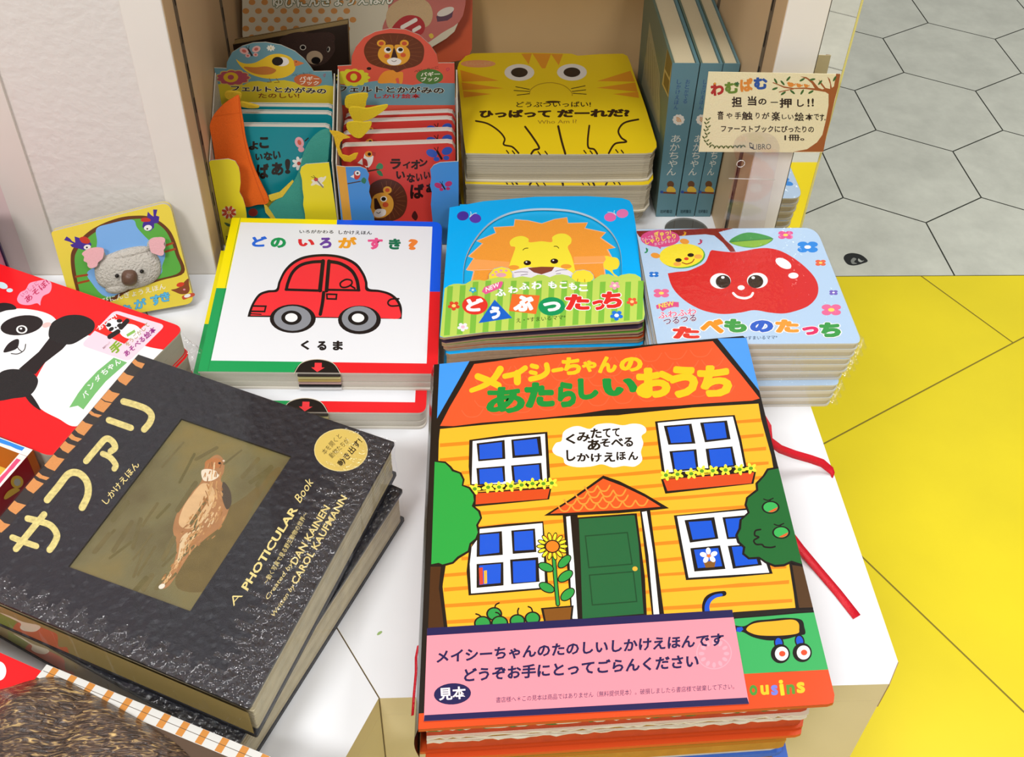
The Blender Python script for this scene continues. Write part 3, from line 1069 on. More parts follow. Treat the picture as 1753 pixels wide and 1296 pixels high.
# ------------------------------------------------------------------ the large house book
z4, z5, z6, z7 = Zm(720, 580, 4.8), Zm(1040, 580, 4.8), Zm(720, 820, 4.8), Zm(1060, 820, 4.547)
z8, z9 = Zm(690, 1030, 4.495), Zm(1060, 1030, 4.495)
hpl = PZ(0.072)
hou_px = [(743, 624), (1272, 575), (1278, 580), (1428.5, 1190), (1427, 1203), (1418, 1206), (716, 1249)]
a = Art(hpl, hou_px, rough=0.25)
K2, ORA, WAL, STR, WIN = '#1b130e', '#f8592b', '#fdbb2c', '#f68b1c', '#1557d6'
a.poly([z4((155, 205)), z4((405, 178)), z4((320, 330)), z4((135, 655))], '#3f9af5')
a.poly([z5((905, -2)), z5((1140, -8)), z5((1253, 435)), z5((1050, 180))], '#4f9df5')
a.poly([z4(p) for p in ((440, 208), (620, 185), (820, 155), (1100, 128), (1728, 84))] + [z5(p) for p in ((400, 55), (865, 20), (990, 170), (1100, 300), (1250, 490), (1190, 508), (820, 530), (600, 548), (0, 582))]
       + [z4(p) for p in ((1300, 618), (1000, 650), (500, 690), (270, 718), (160, 716), (240, 560), (340, 390))], ORA)
# roof scales: faint paler arcs
for r in range(6):
    for c in range(13):
        x, y = 770 + c * 43 + (r % 2) * 21 - r * 1.0, 640 + r * 17 - c * 3.9
        if 812 - (y - 623) * 0.557 + 26 < x < 1220 + (y - 584) * 0.816 - 26 and 623 - (x - 812) * 0.0956 + 8 < y < 729 - (x - 753) * 0.0859 - 17:
            a.line([(x - 19, y - 2), (x - 9, y + 9), (x + 9, y + 8), (x + 19, y - 5)], 1.8, '#f9653a')
a.poly([z4((160, 742)), z4((600, 700)), z4((1100, 655)), z4((1728, 622)), z5((0, 636)), z5((700, 565)), z5((1240, 533)), z5((1262, 660)), z5((1345, 960)), z5((1362, 1062)), z7((1330, 660)),
        z7((1372, 1003)), z7((890, 1037)), z9((860, 100)), z8((350, 195)), z6((217, 1225)), z6((180, 900)), z6((196, 700)), z4((146, 1000)), z4((150, 840))], WAL)
rnd = random.Random(3)
for yl, yr in zip((762, 787, 812, 836, 860, 884, 908, 934, 959, 985, 1010, 1038, 1066), (716, 742, 766, 791, 815, 838, 862, 887, 915, 944, 970, 997, 1029)):
    x0 = 753 if yl < 795 else (790 if yl < 960 else 760)
    x1 = 1303 + (yr - 716) * 0.17
    pts, bot = [], []
    for k in range(15):
        t = k / 14
        x = x0 + (x1 - x0) * t
        y = yl + (yr - yl) * (x - 760) / 580
        pts.append((x, y - 2.8 + rnd.uniform(-.9, .7)))
        bot.append((x, y + 2.8 + rnd.uniform(-.7, .9)))
    a.poly(pts + bot[::-1], STR)


def window(z, outer, white, panes):
    a.poly([z(p) for p in outer], K2)
    a.poly([z(p) for p in white], '#fbfbf8')
    for bl, pa in panes:
        a.poly([z(p) for p in bl], K2)
        a.poly([z(p) for p in pa], WIN)


def q4(x0, y0, x1, y1, dy, dx=0):
    return [(x0, y0), (x1, y0 + dy), (x1 + dx, y1 + dy), (x0 + dx, y1)]


window(z4, [(400, 832), (700, 790), (1042, 765), (1055, 980), (1068, 1195), (408, 1205), (395, 1050)], [(428, 842), (720, 808), (1022, 782), (1040, 1190), (420, 1195)],
       [([(460, 860), (690, 832), (697, 988), (474, 1008)], [(482, 872), (668, 850), (672, 978), (486, 992)]), ([(745, 830), (985, 802), (1000, 962), (755, 982)], [(764, 842), (955, 822), (972, 946), (776, 960)]),
        ([(458, 1064), (690, 1045), (697, 1172), (470, 1200)], [(482, 1074), (670, 1060), (682, 1180), (486, 1195)]), ([(744, 1042), (992, 1020), (1004, 1170), (757, 1185)], [(765, 1052), (972, 1035), (982, 1160), (777, 1178)])])
window(z5, [(390, 680), (700, 650), (1045, 627), (1100, 830), (1142, 1050), (450, 1120)], [(412, 692), (700, 664), (1030, 640), (1080, 840), (1122, 1050), (472, 1105)],
       [([(462, 716), (690, 698), (723, 862), (500, 872)], [(490, 728), (668, 712), (692, 848), (522, 858)]), ([(760, 690), (982, 672), (1012, 826), (800, 852)], [(790, 698), (960, 688), (980, 815), (816, 832)]),
        ([(508, 925), (730, 908), (748, 1075), (540, 1095)], [(535, 936), (708, 922), (728, 1065), (556, 1080)]), ([(805, 905), (1026, 885), (1060, 1050), (830, 1072)], [(832, 912), (1010, 900), (1034, 1040), (852, 1060)])])
window(z6, [(378, 760), (396, 600), (450, 480), (462, 398), (700, 372), (1008, 348), (1030, 600), (1050, 905), (700, 935), (395, 958)],
       [(404, 700), (420, 560), (480, 480), (486, 412), (1000, 364), (1024, 892), (415, 942)],
       [([(464, 450), (668, 430), (676, 625), (460, 642)], [(487, 460), (645, 447), (647, 606), (485, 626)]), ([(745, 425), (940, 408), (952, 602), (757, 617)], [(767, 436), (924, 425), (932, 582), (772, 592)]),
        ([(460, 700), (680, 684), (682, 876), (460, 896)], [(482, 712), (660, 698), (657, 856), (482, 872)]), ([(735, 664), (966, 644), (978, 846), (745, 866)], [(757, 680), (945, 668), (947, 842), (762, 856)])])
a.poly([z6(p) for p in ((478, 732), (510, 728), (516, 866), (485, 870))], '#d8452e').poly([z6(p) for p in ((520, 755), (545, 752), (547, 860), (522, 864))], '#f3b53a')
window(z7, [(425, 285), (700, 258), (1000, 228), (1090, 420), (1195, 738), (860, 768), (520, 788)], [(450, 292), (1000, 242), (1168, 730), (540, 770)],
       [([(508, 322), (740, 298), (772, 466), (550, 497)], [(540, 336), (716, 325), (746, 455), (572, 474)]), ([(803, 300), (1000, 282), (1030, 458), (840, 470)], [(826, 312), (990, 300), (1000, 445), (852, 455)]),
        ([(553, 540), (785, 518), (827, 702), (585, 722)], [(582, 552), (770, 538), (802, 680), (612, 695)]), ([(845, 522), (1060, 505), (1112, 672), (885, 700)], [(876, 530), (1040, 520), (1080, 662), (906, 680)])])
a.zoom(1060, 820, 4.547)
a.poly([(655, 645), (752, 636), (742, 688), (672, 692)], '#8a5a22')
for k in range(5):
    an = math.radians(72 * k - 95)
    a.ell(697 + 44 * math.cos(an), 598 + 36 * math.sin(an), 27, 19, '#ffffff', rot=72 * k - 95)
a.ell(697, 600, 16, 13, '#f07d33')
# window boxes with yellow flowers
for z, box, fl_ in ((z4, [(455, 1270), (1062, 1232), (1042, 1315), (452, 1362)], ((445, 1235), (555, 1222), (645, 1220), (742, 1212), (830, 1203), (920, 1192), (1010, 1192), (1078, 1188))),
                    (z5, [(458, 1158), (1205, 1098), (1182, 1188), (492, 1252)], ((480, 1122), (575, 1115), (688, 1110), (775, 1088), (865, 1086), (970, 1080), (1085, 1075), (1178, 1066)))):
    b = [z(p) for p in box]
    a.line([z(p) for p in fl_], 1, K2) if False else None
    a.zoom(0, 0, 1)
    c = (sum(p[0] for p in b) / 4, sum(p[1] for p in b) / 4)
    a.poly([(c[0] + (p[0] - c[0]) * 1.05, c[1] + (p[1] - c[1]) * 1.28) for p in b], K2).poly(b, '#dd4d1c')
    a.line([z(p) for p in fl_], 9, K2)
    for k, p in enumerate(fl_):
        x, y = z(p)
        for j in range(5):
            an = math.radians(72 * j + 25 * k)
            a.ell(x + 5.6 * math.cos(an), y + 4.8 * math.sin(an), 5.4, 2.9, '#f7ea3d', rot=72 * j + 25 * k)
        a.ell(x, y, 3.6, 3.0, '#5f9a26')
# trees
lt = [z6(p) for p in ((116, -140), (200, -128), (240, -90), (258, -62), (320, -42), (346, 8), (338, 58), (395, 80), (432, 130), (438, 180), (420, 225), (472, 270), (490, 320), (456, 380), (470, 440), (450, 490), (402, 530),
                      (388, 590), (302, 640), (262, 682), (180, 704), (150, 690), (88, 702))]
lo = [z6(p) for p in ((110, -152), (205, -142), (252, -102), (272, -76), (335, -52), (362, 5), (352, 50), (408, 68), (450, 126), (454, 180), (440, 222), (490, 262), (506, 322), (474, 380), (486, 442), (466, 500), (418, 540),
                      (404, 600), (316, 654), (270, 697), (180, 722), (80, 722))]
a.poly([z6(p) for p in ((85, 695), (210, 690), (196, 780), (180, 880), (200, 1050), (222, 1225), (58, 1230))], K2)
a.poly([z6(p) for p in ((82, 712), (170, 700), (160, 790), (150, 900), (175, 1080), (192, 1225), (62, 1230))], '#4d2c12')
a.poly(lo, K2).poly(lt, '#27a541')
rt = [z7(p) for p in ((1246, -82), (1162, -66), (1132, -20), (1078, 40), (1082, 92), (1004, 150), (992, 200), (1016, 265), (954, 322), (948, 390), (922, 440), (938, 490), (982, 530), (974, 580), (1012, 612), (1090, 607), (1142, 642),
                      (1212, 670), (1280, 664), (1340, 637), (1432, 667), (1340, 260))]
ro = [z7(p) for p in ((1244, -96), (1150, -80), (1116, -24), (1060, 34), (1064, 84), (988, 144), (974, 204), (998, 262), (936, 318), (928, 386), (902, 440), (918, 498), (962, 536), (956, 588), (1006, 628), (1090, 624), (1136, 658),
                      (1210, 688), (1284, 682), (1340, 655), (1436, 690), (1340, 260))]
a.poly([z7(p) for p in ((1322, 660), (1436, 672), (1528, 1012), (1378, 1016))], K2).poly([z7(p) for p in ((1346, 672), (1436, 684), (1520, 1000), (1400, 1004))], '#55381c')
a.poly(ro, K2).poly(rt, '#22692f')
a.zoom(1060, 820, 4.547)
for x, y in ((1178, 222), (1260, 418)):
    a.ell(x, y, 70, 50, K2).ell(x, y, 56, 40, '#3fb457')
    a.poly([(x - 20, y + 36), (x + 56, y - 2), (x + 44, y + 24), (x + 10, y + 39)], '#e8602c')
    a.line([(x - 54, y - 64), (x - 20, y - 54), (x + 20, y - 70)], 9, K2).line([(x - 5, y - 48), (x, y - 62)], 9, K2)
a.line([(1100, 395), (1060, 405), (1055, 440), (1085, 455), (1048, 480), (1065, 510), (1110, 512), (1130, 530), (1180, 535), (1212, 528)], 13, K2)
# porch roof, posts and plain green door
a.zoom(0, 0, 1)
a.poly([z6(p) for p in ((1168, 300), (1290, 290), (1300, 1160), (1240, 1160))] , K2)
a.poly([z6((1280, 318)), z6((1728, 285)), z7((136, 268)), z7((200, 760)), z7((215, 1060)), z6((1300, 1160)), z6((1288, 700))], K2)
a.poly([z6((1300, 330)), z6((1728, 300)), z7((120, 284)), z7((150, 500)), z7((190, 1050)), z6((1330, 1150)), z6((1316, 700))], '#22663a')
a.poly([z6(p) for p in ((1196, 312), (1230, 306), (1262, 700), (1290, 1150), (1248, 1150), (1225, 700))], '#fbfbf8')
a.poly([z7(p) for p in ((162, 250), (240, 240), (350, 1060), (255, 1062))], K2).poly([z7(p) for p in ((176, 258), (214, 252), (262, 560), (312, 1056), (268, 1058), (228, 600))], '#fbfbf8')
a.zoom(0, 0, 1)
a.line([(1002, 918), (1074, 912), (1082, 966), (1008, 972)], 2.2, '#174a29', closed=True, curve=False)
a.line([(1009, 985), (1084, 979), (1090, 1030), (1014, 1036)], 2.2, '#174a29', closed=True, curve=False)
a.ell(1087, 974, 4.5, 4, '#f3b53a')
a.poly([z6((1015, 303)), z6((1240, 160)), z6((1500, -26)), z7((0, 18)), z7((200, 118)), z7((388, 230)), z7((300, 240)), z7((0, 268)), z6((1300, 300))], K2)
roof2 = [z6((1066, 288)), z6((1260, 168)), z6((1500, 0)), z7((20, 56)), z7((200, 142)), z7((322, 218)), z7((0, 244)), z6((1400, 270))]
a.poly(roof2, '#fb5a22')
for r, (x0, n) in enumerate(((1003, 2), (986, 4), (968, 5), (958, 7))):
    for c in range(n):
        x, y = x0 + c * 22 + 8, 838 + r * 11 - c * 1.6
        a.line([(x - 10, y - 4), (x - 4, y + 4), (x + 5, y + 4), (x + 11, y - 5)], 2.6, '#fb9a3a')
# sunflower in a pot
a.zoom(720, 820, 4.8)
a.line([(1095, 650), (1108, 820), (1128, 1030)], 38, K2)
a.line([(1095, 650), (1108, 820), (1128, 1030)], 22, '#2f9d45')
for x, y, rx, ry, ro_ in ((1030, 726, 60, 30, 20), (1182, 680, 62, 30, -45), (1190, 800, 64, 32, -35), (1036, 893, 62, 32, 25), (1208, 950, 62, 34, -40)):
    a.ell(x, y, rx + 9, ry + 9, K2, rot=ro_).ell(x, y, rx, ry, '#2f9d45', rot=ro_)
for k in range(14):
    an = math.radians(360 / 14 * k)
    x, y = 1082 + 96 * math.cos(an), 555 + 82 * math.sin(an)
    a.ell(x, y, 36, 18, K2, rot=math.degrees(math.atan2(y - 555, x - 1082)))
for k in range(14):
    an = math.radians(360 / 14 * k)
    x, y = 1082 + 94 * math.cos(an), 555 + 80 * math.sin(an)
    a.ell(x, y, 29, 12, '#fbe32e', rot=math.degrees(math.atan2(y - 555, x - 1082)))
a.ell(1083, 556, 62, 54, K2).ell(1083, 556, 52, 45, '#f58220')
a.poly([(988, 1062), (1258, 1040), (1245, 1165), (1015, 1180)], K2).poly([(1010, 1072), (1240, 1054), (1228, 1165), (1030, 1175)], '#845018')
for x, y, rr in ((510, 1188, 72), (605, 1110, 66), (650, 1186, 72), (795, 1168, 66), (920, 1146, 66)):
    a.ell(x, y, rr, rr * 0.86, K2).ell(x, y, rr - 14, (rr - 14) * 0.86, '#2d9c46')
for p in ([(610, 1062), (618, 1035), (645, 1020)], [(500, 1135), (478, 1118), (455, 1110)], [(800, 1110), (798, 1085), (806, 1064)], [(920, 1090), (908, 1062), (885, 1050)], [(655, 1125), (640, 1105), (618, 1098)]):
    a.line(p, 12, K2)
# speech cloud with lettering
a.zoom(720, 580, 4.8)
cl = [(1082, 915), (1112, 858), (1158, 840), (1172, 770), (1230, 730), (1300, 718), (1390, 742), (1450, 705), (1560, 695), (1660, 712), (1740, 698), (1810, 705), (1850, 735), (1850, 770), (1815, 800), (1830, 860), (1810, 930), (1820, 1000),
      (1760, 1050), (1670, 1045), (1580, 1058), (1490, 1032), (1400, 1050), (1280, 1055), (1190, 1030), (1170, 980), (1110, 955)]
a.blob(cl, '#fafafa', 4)
for ch, x0, y0, x1, y1 in (('く', 1195, 785, 1275, 868), ('み', 1285, 770, 1395, 848), ('た', 1398, 738, 1490, 820), ('て', 1500, 740, 1565, 815), ('て', 1578, 738, 1640, 808),
                           ('あ', 1372, 830, 1480, 920), ('そ', 1475, 825, 1560, 892), ('べ', 1565, 820, 1668, 890), ('る', 1672, 812, 1748, 890),
                           ('し', 1200, 915, 1275, 1008), ('か', 1285, 942, 1390, 1010), ('け', 1400, 945, 1490, 1015), ('え', 1505, 935, 1600, 1015), ('ほ', 1610, 930, 1690, 1000), ('ん', 1705, 930, 1790, 1000)):
    a.text(ch, (x0, y1), (x1, y1 - 4), y1 - y0, K2, bold=.038)
# ground, cart and lettering at the right foot of the cover
a.zoom(1060, 1030, 4.495)
a.poly([(840, 115), (895, 124), (1150, 100), (1370, 78), (1500, 66), (1540, 240), (1622, 530), (1300, 540), (960, 560)], K2)
a.poly([(840, 145), (895, 132), (1150, 112), (1375, 92), (1502, 84), (1540, 240), (1622, 528), (1300, 538), (960, 558)], '#3fb160')
a.poly([(860, 562), (1300, 540), (1640, 522), (1760, 700), (1760, 1100), (-1650, 1100), (-1650, 870), (860, 690)], '#e3501f')
a.blob([(870, 185), (960, 190), (1040, 150), (1150, 138), (1290, 126), (1400, 140), (1425, 200), (1430, 250), (1380, 262), (1280, 290), (1150, 300), (1030, 275), (950, 235), (880, 228)], K2)
a.poly([(905, 200), (945, 196), (955, 215), (930, 238), (900, 228)], '#1f55d0')
a.blob([(978, 212), (1040, 168), (1200, 150), (1330, 140), (1378, 165), (1384, 215), (1370, 246), (1250, 262), (1100, 262), (1020, 245)], '#fbb32a')
for x, y, lx, ly in ((1250, 402, 1228, 320), (1418, 393, 1388, 305)):
    a.ell(lx, ly, 38, 52, K2, rot=-12).ell(lx, ly, 27, 40, '#1f55d0', rot=-12)
    a.ell(x - 10, y, 74, 74, K2).ell(x, y, 52, 54, '#fbfbf8').ell(x + 4, y, 25, 22, '#e3532e')
for ch, x0, y0, x1, y1, c in (('o', 1005, 645, 1066, 726, '#4f9a3a'), ('u', 1090, 645, 1154, 722, '#f9c92b'), ('s', 1172, 645, 1224, 724, '#7d86e0'), ('i', 1242, 604, 1276, 726, '#f9d32b'), ('n', 1290, 640, 1354, 716, '#5d9a35'), ('s', 1368, 622, 1432, 708, '#f9c92b')):
    a.text(ch, (x0, y1), (x1, y1 - 5), y1 - y0, c, bold=.04)
a.zoom(1060, 820, 4.547)
a.line([(680, 1050), (672, 990), (690, 935), (740, 905), (815, 892)], 60, K2, w1=40).line([(686, 1040), (684, 990), (704, 945), (745, 915), (795, 903)], 42, '#1f55d0', w1=22)
# the title
a.zoom(720, 580, 4.8)
TY, TG = '#fcc81e', '#0c9038'
S = lambda pts, w_, c, w1=None: a.line(pts, w_, c, w1=w1)
S([(655, 250), (600, 330), (520, 385), (418, 425)], 58, TY, 38); S([(470, 310), (560, 345), (640, 385)], 54, TY)
S([(860, 240), (790, 285), (692, 308)], 44, TY); S([(795, 285), (795, 355)], 58, TY)
S([(915, 222), (955, 232)], 38, TY); S([(905, 275), (945, 283)], 34, TY); S([(1035, 215), (1040, 270), (990, 310), (905, 332)], 44, TY)
S([(1090, 262), (1160, 250)], 32, TY)
for ch, x0, y0, x1, y1 in (('ち', 1165, 152, 1322, 298), ('ゃ', 1328, 178, 1450, 275), ('ん', 1458, 145, 1616, 282), ('の', 1635, 152, 1828, 272)):
    a.text(ch, (x0, y1 + 3), (x1, y1 - 5), y1 - y0, TY, bold=.06)
for ch, x0, y0, x1, y1 in (('あ', 540, 395, 862, 615), ('た', 858, 356, 1105, 568), ('ら', 1130, 352, 1285, 565), ('し', 1298, 322, 1468, 502), ('い', 1495, 322, 1792, 472)):
    a.text(ch, (x0, y1 + 4), (x1, y1 - 6), y1 - y0, TG, bold=.05 if ch == 'あ' else .075)
a.zoom(1040, 580, 4.8)
for ch, x0, y0, x1, y1 in (('お', 235, 238, 548, 488), ('う', 508, 225, 750, 488), ('ち', 742, 218, 1028, 480)):
    a.text(ch, (x0, y1 + 4), (x1, y1 - 6), y1 - y0, TY, bold=.07)

hroot = thing('pop_up_book', 'largest book, orange house cover wrapped in a pink paper band at its foot', 'book', hpl.hit((1070, 900)) - Vector((0, 0, 0.032)))
mb = MB()
htop = [hpl.hit(p) for p in hou_px]
N1 = Vector((0, 0, 1))
slab(mb, htop, N1, 0.0026, paint(K2, 0.3), paint('#d8501f', 0.4))
a.into(mb)
mb.build('front_cover', hroot)
# the pink paper band round the cover
bpl = PZ(0.0729)
m = MB()
bq = [z8((186, 204)), z9((870, 62)), z9((1000, 786)), z8((160, 920))]
bt = [bpl.hit(p) for p in bq]
slab(m, bt, N1, 0.00018, paint('#f796a4', 0.35), paint('#f796a4', 0.35))
lft = [bpl.hit(z8((186, 204))), bpl.hit(z8((160, 920)))]
sd = Vector((-0.0007, 0, 0))
m.add([lft[0], lft[1], lft[1] + sd - N1 * 0.008, lft[0] + sd - N1 * 0.008], [[0, 1, 2, 3]], paint('#f796a4', 0.35))
b = Art(bpl, bq, rough=0.35).zoom(690, 1030, 4.495)
NAV = '#1d174f'
b.poly([(186, 204), (-0 + (1060 - 690) * 4.495 + 870, 62), ((1060 - 690) * 4.495 + 884, 120), (182, 262)], NAV)
b.poly([(164, 874), ((1060 - 690) * 4.495 + 984, 738), ((1060 - 690) * 4.495 + 1000, 786), (160, 920)], NAV)
b.zoom(1060, 1030, 4.495)
# faint flower mark
for k in range(12):
    an = math.radians(30 * k)
    b.ell(730 + 96 * math.cos(an), 400 + 88 * math.sin(an), 22, 14, '#fba9b7', rot=30 * k)
b.line([(730 + 132 * math.cos(math.radians(20 * k)), 395 + 122 * math.sin(math.radians(20 * k))) for k in range(18)], 8, '#fba9b7', closed=True)
b.zoom(0, 0, 1)
b.text('メイシーちゃんのたのしいしかけえほんです', (747, 1136), (1238.5, 1106), 22, NAV, bold=.034, up=(.03, -1))
b.text('どうぞお手にとってごらんください', (794, 1168), (1196, 1143), 24, NAV, bold=.034, up=(.03, -1))
b.text('書店様へ＊この見本は商品ではありません（無料提供見本）。破損しましたら書店様で破棄して下さい。', (849, 1203.5), (1257, 1180), 10, '#3a2a5a', up=(.03, -1))
b.zoom(690, 1030, 4.495).ell(380, 710, 143, 82, NAV, rot=-4)
b.text('見本', (278, 762), (488, 748), 98, '#fff0f2', bold=.03)
b.into(m)
m.build('paper_band', hroot)
# the thick battered pop-up leaves under the cover
base = [Vector((p.x, p.y, 0)) for p in htop]


def leafset(parent, specs, zref):
    lm = MB()
    rn = random.Random(11)
    for z0, t, dr, df, c, side, ragged in specs:
        pl_ = []
        src = [Vector((p.x - (dr if p.x > 0.1 else -0.004), p.y + (df if p.y < 0.5 else -0.004), z0)) for p in base]
        for i, p in enumerate(src):
            q = src[(i + 1) % len(src)]
            pl_.append(p)
            if ragged and p.y < 0.4 and q.y < 0.4 and (q - p).length > 0.03:
                n_ = int((q - p).length / 0.0035)
                for k in range(1, n_):
                    pl_.append(p.lerp(q, k / n_) + Vector((0, rn.uniform(-0.0005, 0.0009), rn.uniform(-0.0003, 0.0003))))
        lm.prism([p - N1 * t for p in pl_], pl_, paint(c, 0.5), paint(side, 0.7, 'worn'))
    return lm.build('pop_up_leaf', parent)


leafset(hroot, [(0.0690, 0.0028, 0.006, 0.0040, '#23201c', '#2b2a1e', False), (0.0660, 0.0011, 0.006, 0.0022, '#f0ead8', '#e3e2c8', True), (0.0647, 0.0009, 0.009, 0.0026, '#3d8a3e', '#3a7a35', True),
                (0.0636, 0.0058, 0.011, 0.0036, '#d8501f', '#c8441a', False), (0.0577, 0.0012, 0.010, 0.0016, '#e9ddc4', '#efe4cc', True), (0.0563, 0.0032, 0.012, 0.0034, '#d09a3a', '#b8801f', False),
                (0.0529, 0.0011, 0.010, 0.0020, '#efe6d2', '#f0e6d0', True), (0.0516, 0.0080, 0.012, 0.0030, '#d8501f', '#d24c1c', False)], 0.072)
m = MB()
slab(m, [Vector((p.x - (0.010 if p.x > 0.1 else 0), p.y + (0.002 if p.y < 0.5 else 0), 0.0428)) for p in base], N1, 0.0026, paint('#d8501f', 0.4))
m.build('back_cover', hroot)
sp = MB()
l0, l1 = htop[0], htop[-1]
prof = []
for k in range(9):
    t = k / 8
    prof.append((-0.0025 * math.sin(math.pi * t), 0.0720 - 0.0318 * t))
V = []
for l_ in (l0, l1):
    V += [Vector((l_.x + dx - 0.0002, l_.y, z_)) for dx, z_ in prof]
sp.add(V, [[i, i + 1, 10 + i, 9 + i] for i in range(8)], paint('#221a12', 0.22), True)
sp.build('spine', hroot)
# the red tie ribbons
RIB = paint('#e01228', 0.35, 'cloth')
m = MB()
pts = [Vector((0.252, 0.548, 0.055)), Vector((0.2535, 0.540, 0.05))]
pts = [PZ(zz_).hit(p) for p, zz_ in (((1300, 705), 0.050), ((1318, 735), 0.046), ((1320, 757), 0.040), ((1336, 769), 0.030), ((1360, 778), 0.022), ((1388, 786), 0.015), ((1408, 793), 0.009), ((1424, 806), 0.003), ((1427, 815), 0.0010))]
strip(m, pts, [Vector((0.0012, 0.0022, 0.0018)) * (1.0 if i < 7 else 0.9) for i in range(len(pts))], RIB)
m.build('tie_ribbon', hroot)
m = MB()
pts = [PZ(zz_).hit(p) for p, zz_ in (((1345, 905), 0.012), ((1370, 938), 0.0045), ((1400, 974), 0.0012), ((1434, 1014), 0.0007), ((1467, 1056), 0.0007))]
d = (pts[-1] - pts[0]).normalized()
sv = Vector((-d.y, d.x, 0)).normalized() * 0.0033
strip(m, pts, [sv] * len(pts), RIB, 0.0003)
m.build('tie_ribbon', hroot)
m = MB()
pts = [PZ(zz_).hit(p) for p, zz_ in (((716, 1105), 0.056), ((712, 1125), 0.05), ((712, 1150), 0.046), ((708, 1195), 0.040), ((706, 1225), 0.036))]
strip(m, pts, [Vector((0.0007, 0, 0.0004))] * len(pts), RIB)
m.build('tie_ribbon', hroot)

# the second copy beneath it, its ochre and blue edges just showing
h2 = thing('pop_up_book', 'worn orange edged book underneath the house book at the front edge', 'book', hpl.hit((1070, 900)) - Vector((0, 0, 0.072)))
m = MB()
slab(m, [Vector((p.x - (0.011 if p.x > 0.1 else -0.003), p.y - 0.001, 0.0400)) for p in base], N1, 0.0026, paint('#e0531f', 0.4), paint('#e0531f', 0.4))
m.build('front_cover', h2)
m = MB()
for k, (c, t) in enumerate((('#d9952c', .006), ('#b8882a', .004), ('#c98a2a', .008), ('#e6dcc4', .005), ('#3f6fd0', .004), ('#b8822e', .006))):
    z_ = 0.0372 - sum(x[1] for x in (('', .006), ('', .004), ('', .008), ('', .005), ('', .004), ('', .006))[:k]) - 0.0002 * k
    slab(m, [Vector((p.x - (0.016 + 0.003 * (k % 2) if p.x > 0.1 else -0.006), p.y + (0.002 + 0.0015 * (k % 2) if p.y < 0.5 else -0.003), z_)) for p in base], N1, t, paint(c, 0.6), paint(c, 0.6, 'worn'))
m.build('pop_up_leaf', h2)
m = MB()
slab(m, [Vector((p.x - (0.011 if p.x > 0.1 else -0.003), p.y - 0.001, 0.0026)) for p in base], N1, 0.0026, paint('#3f6fd0', 0.4))
m.build('back_cover', h2)


# ------------------------------------------------------------------ black leather animal book with the moving picture window
def pix(p):
    d = Vector(p) - EYE
    return (IMW / 2 + FPX * d.dot(RIGHT) / d.dot(FWD), IMH / 2 - FPX * d.dot(UP) / d.dot(FWD))


def holed_slab(mb, outer, hole, n, t, mat, side, hole_side):
    """A board with a window cut through it: world outlines of equal handedness."""
    V = outer + hole
    o0 = outer[0]
    ax = (outer[1] - outer[0]).normalized()
    ay = n.cross(ax)
    fl2 = [[Vector(((p - o0).dot(ax), (p - o0).dot(ay), 0)) for p in ring] for ring in (outer, hole)]
    tr_ = tessellate_polygon(fl2)
    mb.add(V, [facing(list(t_), V, n) for t_ in tr_], mat)
    L = [p - n * t for p in V]
    mb.add(L, [facing(list(t_), L, -n) for t_ in tr_], side)
    no, nh_ = len(outer), len(hole)
    W, nw = V + L, len(V)
    mb.add(W, [[i, (i + 1) % no, nw + (i + 1) % no, nw + i] for i in range(no)], side)
    mb.add(W, [[no + i, no + (i + 1) % nh_, nw + no + (i + 1) % nh_, nw + no + i] for i in range(nh_)], hole_side)


def mapped(col_nodes_name, build):
    if col_nodes_name in _mats:
        return _mats[col_nodes_name]
    m = bpy.data.materials.new(col_nodes_name)
    m.use_nodes = True
    build(m.node_tree, m.node_tree.nodes['Principled BSDF'])
    _mats[col_nodes_name] = m
    return m


def leather_nodes(nt, b):
    co = nt.nodes.new('ShaderNodeTexCoord')
    vo = nt.nodes.new('ShaderNodeTexVoronoi')
    vo.feature = 'SMOOTH_F1'
    vo.inputs['Scale'].default_value = 210
    no = nt.nodes.new('ShaderNodeTexNoise')
    no.inputs['Scale'].default_value = 160
    no.inputs['Detail'].default_value = 4
    nt.links.new(co.outputs['Object'], no.inputs['Vector'])
    nt.links.new(co.outputs['Object'], vo.inputs['Vector'])
    ad = nt.nodes.new('ShaderNodeMath')
    ad.operation = 'ADD'
    nt.links.new(vo.outputs['Distance'], ad.inputs[0])
    nt.links.new(no.outputs['Fac'], ad.inputs[1])
    bu = nt.nodes.new('ShaderNodeBump')
    bu.inputs['Strength'].default_value = 1.0
    bu.inputs['Distance'].default_value = 0.0012
    nt.links.new(ad.outputs[0], bu.inputs['Height'])
    nt.links.new(bu.outputs[0], b.inputs['Normal'])
    b.inputs['Base Color'].default_value = (*[v * 0.8 for v in lin('#25262e')], 1)
    b.inputs['Roughness'].default_value = 0.42
    b.inputs['Specular IOR Level'].default_value = 0.28


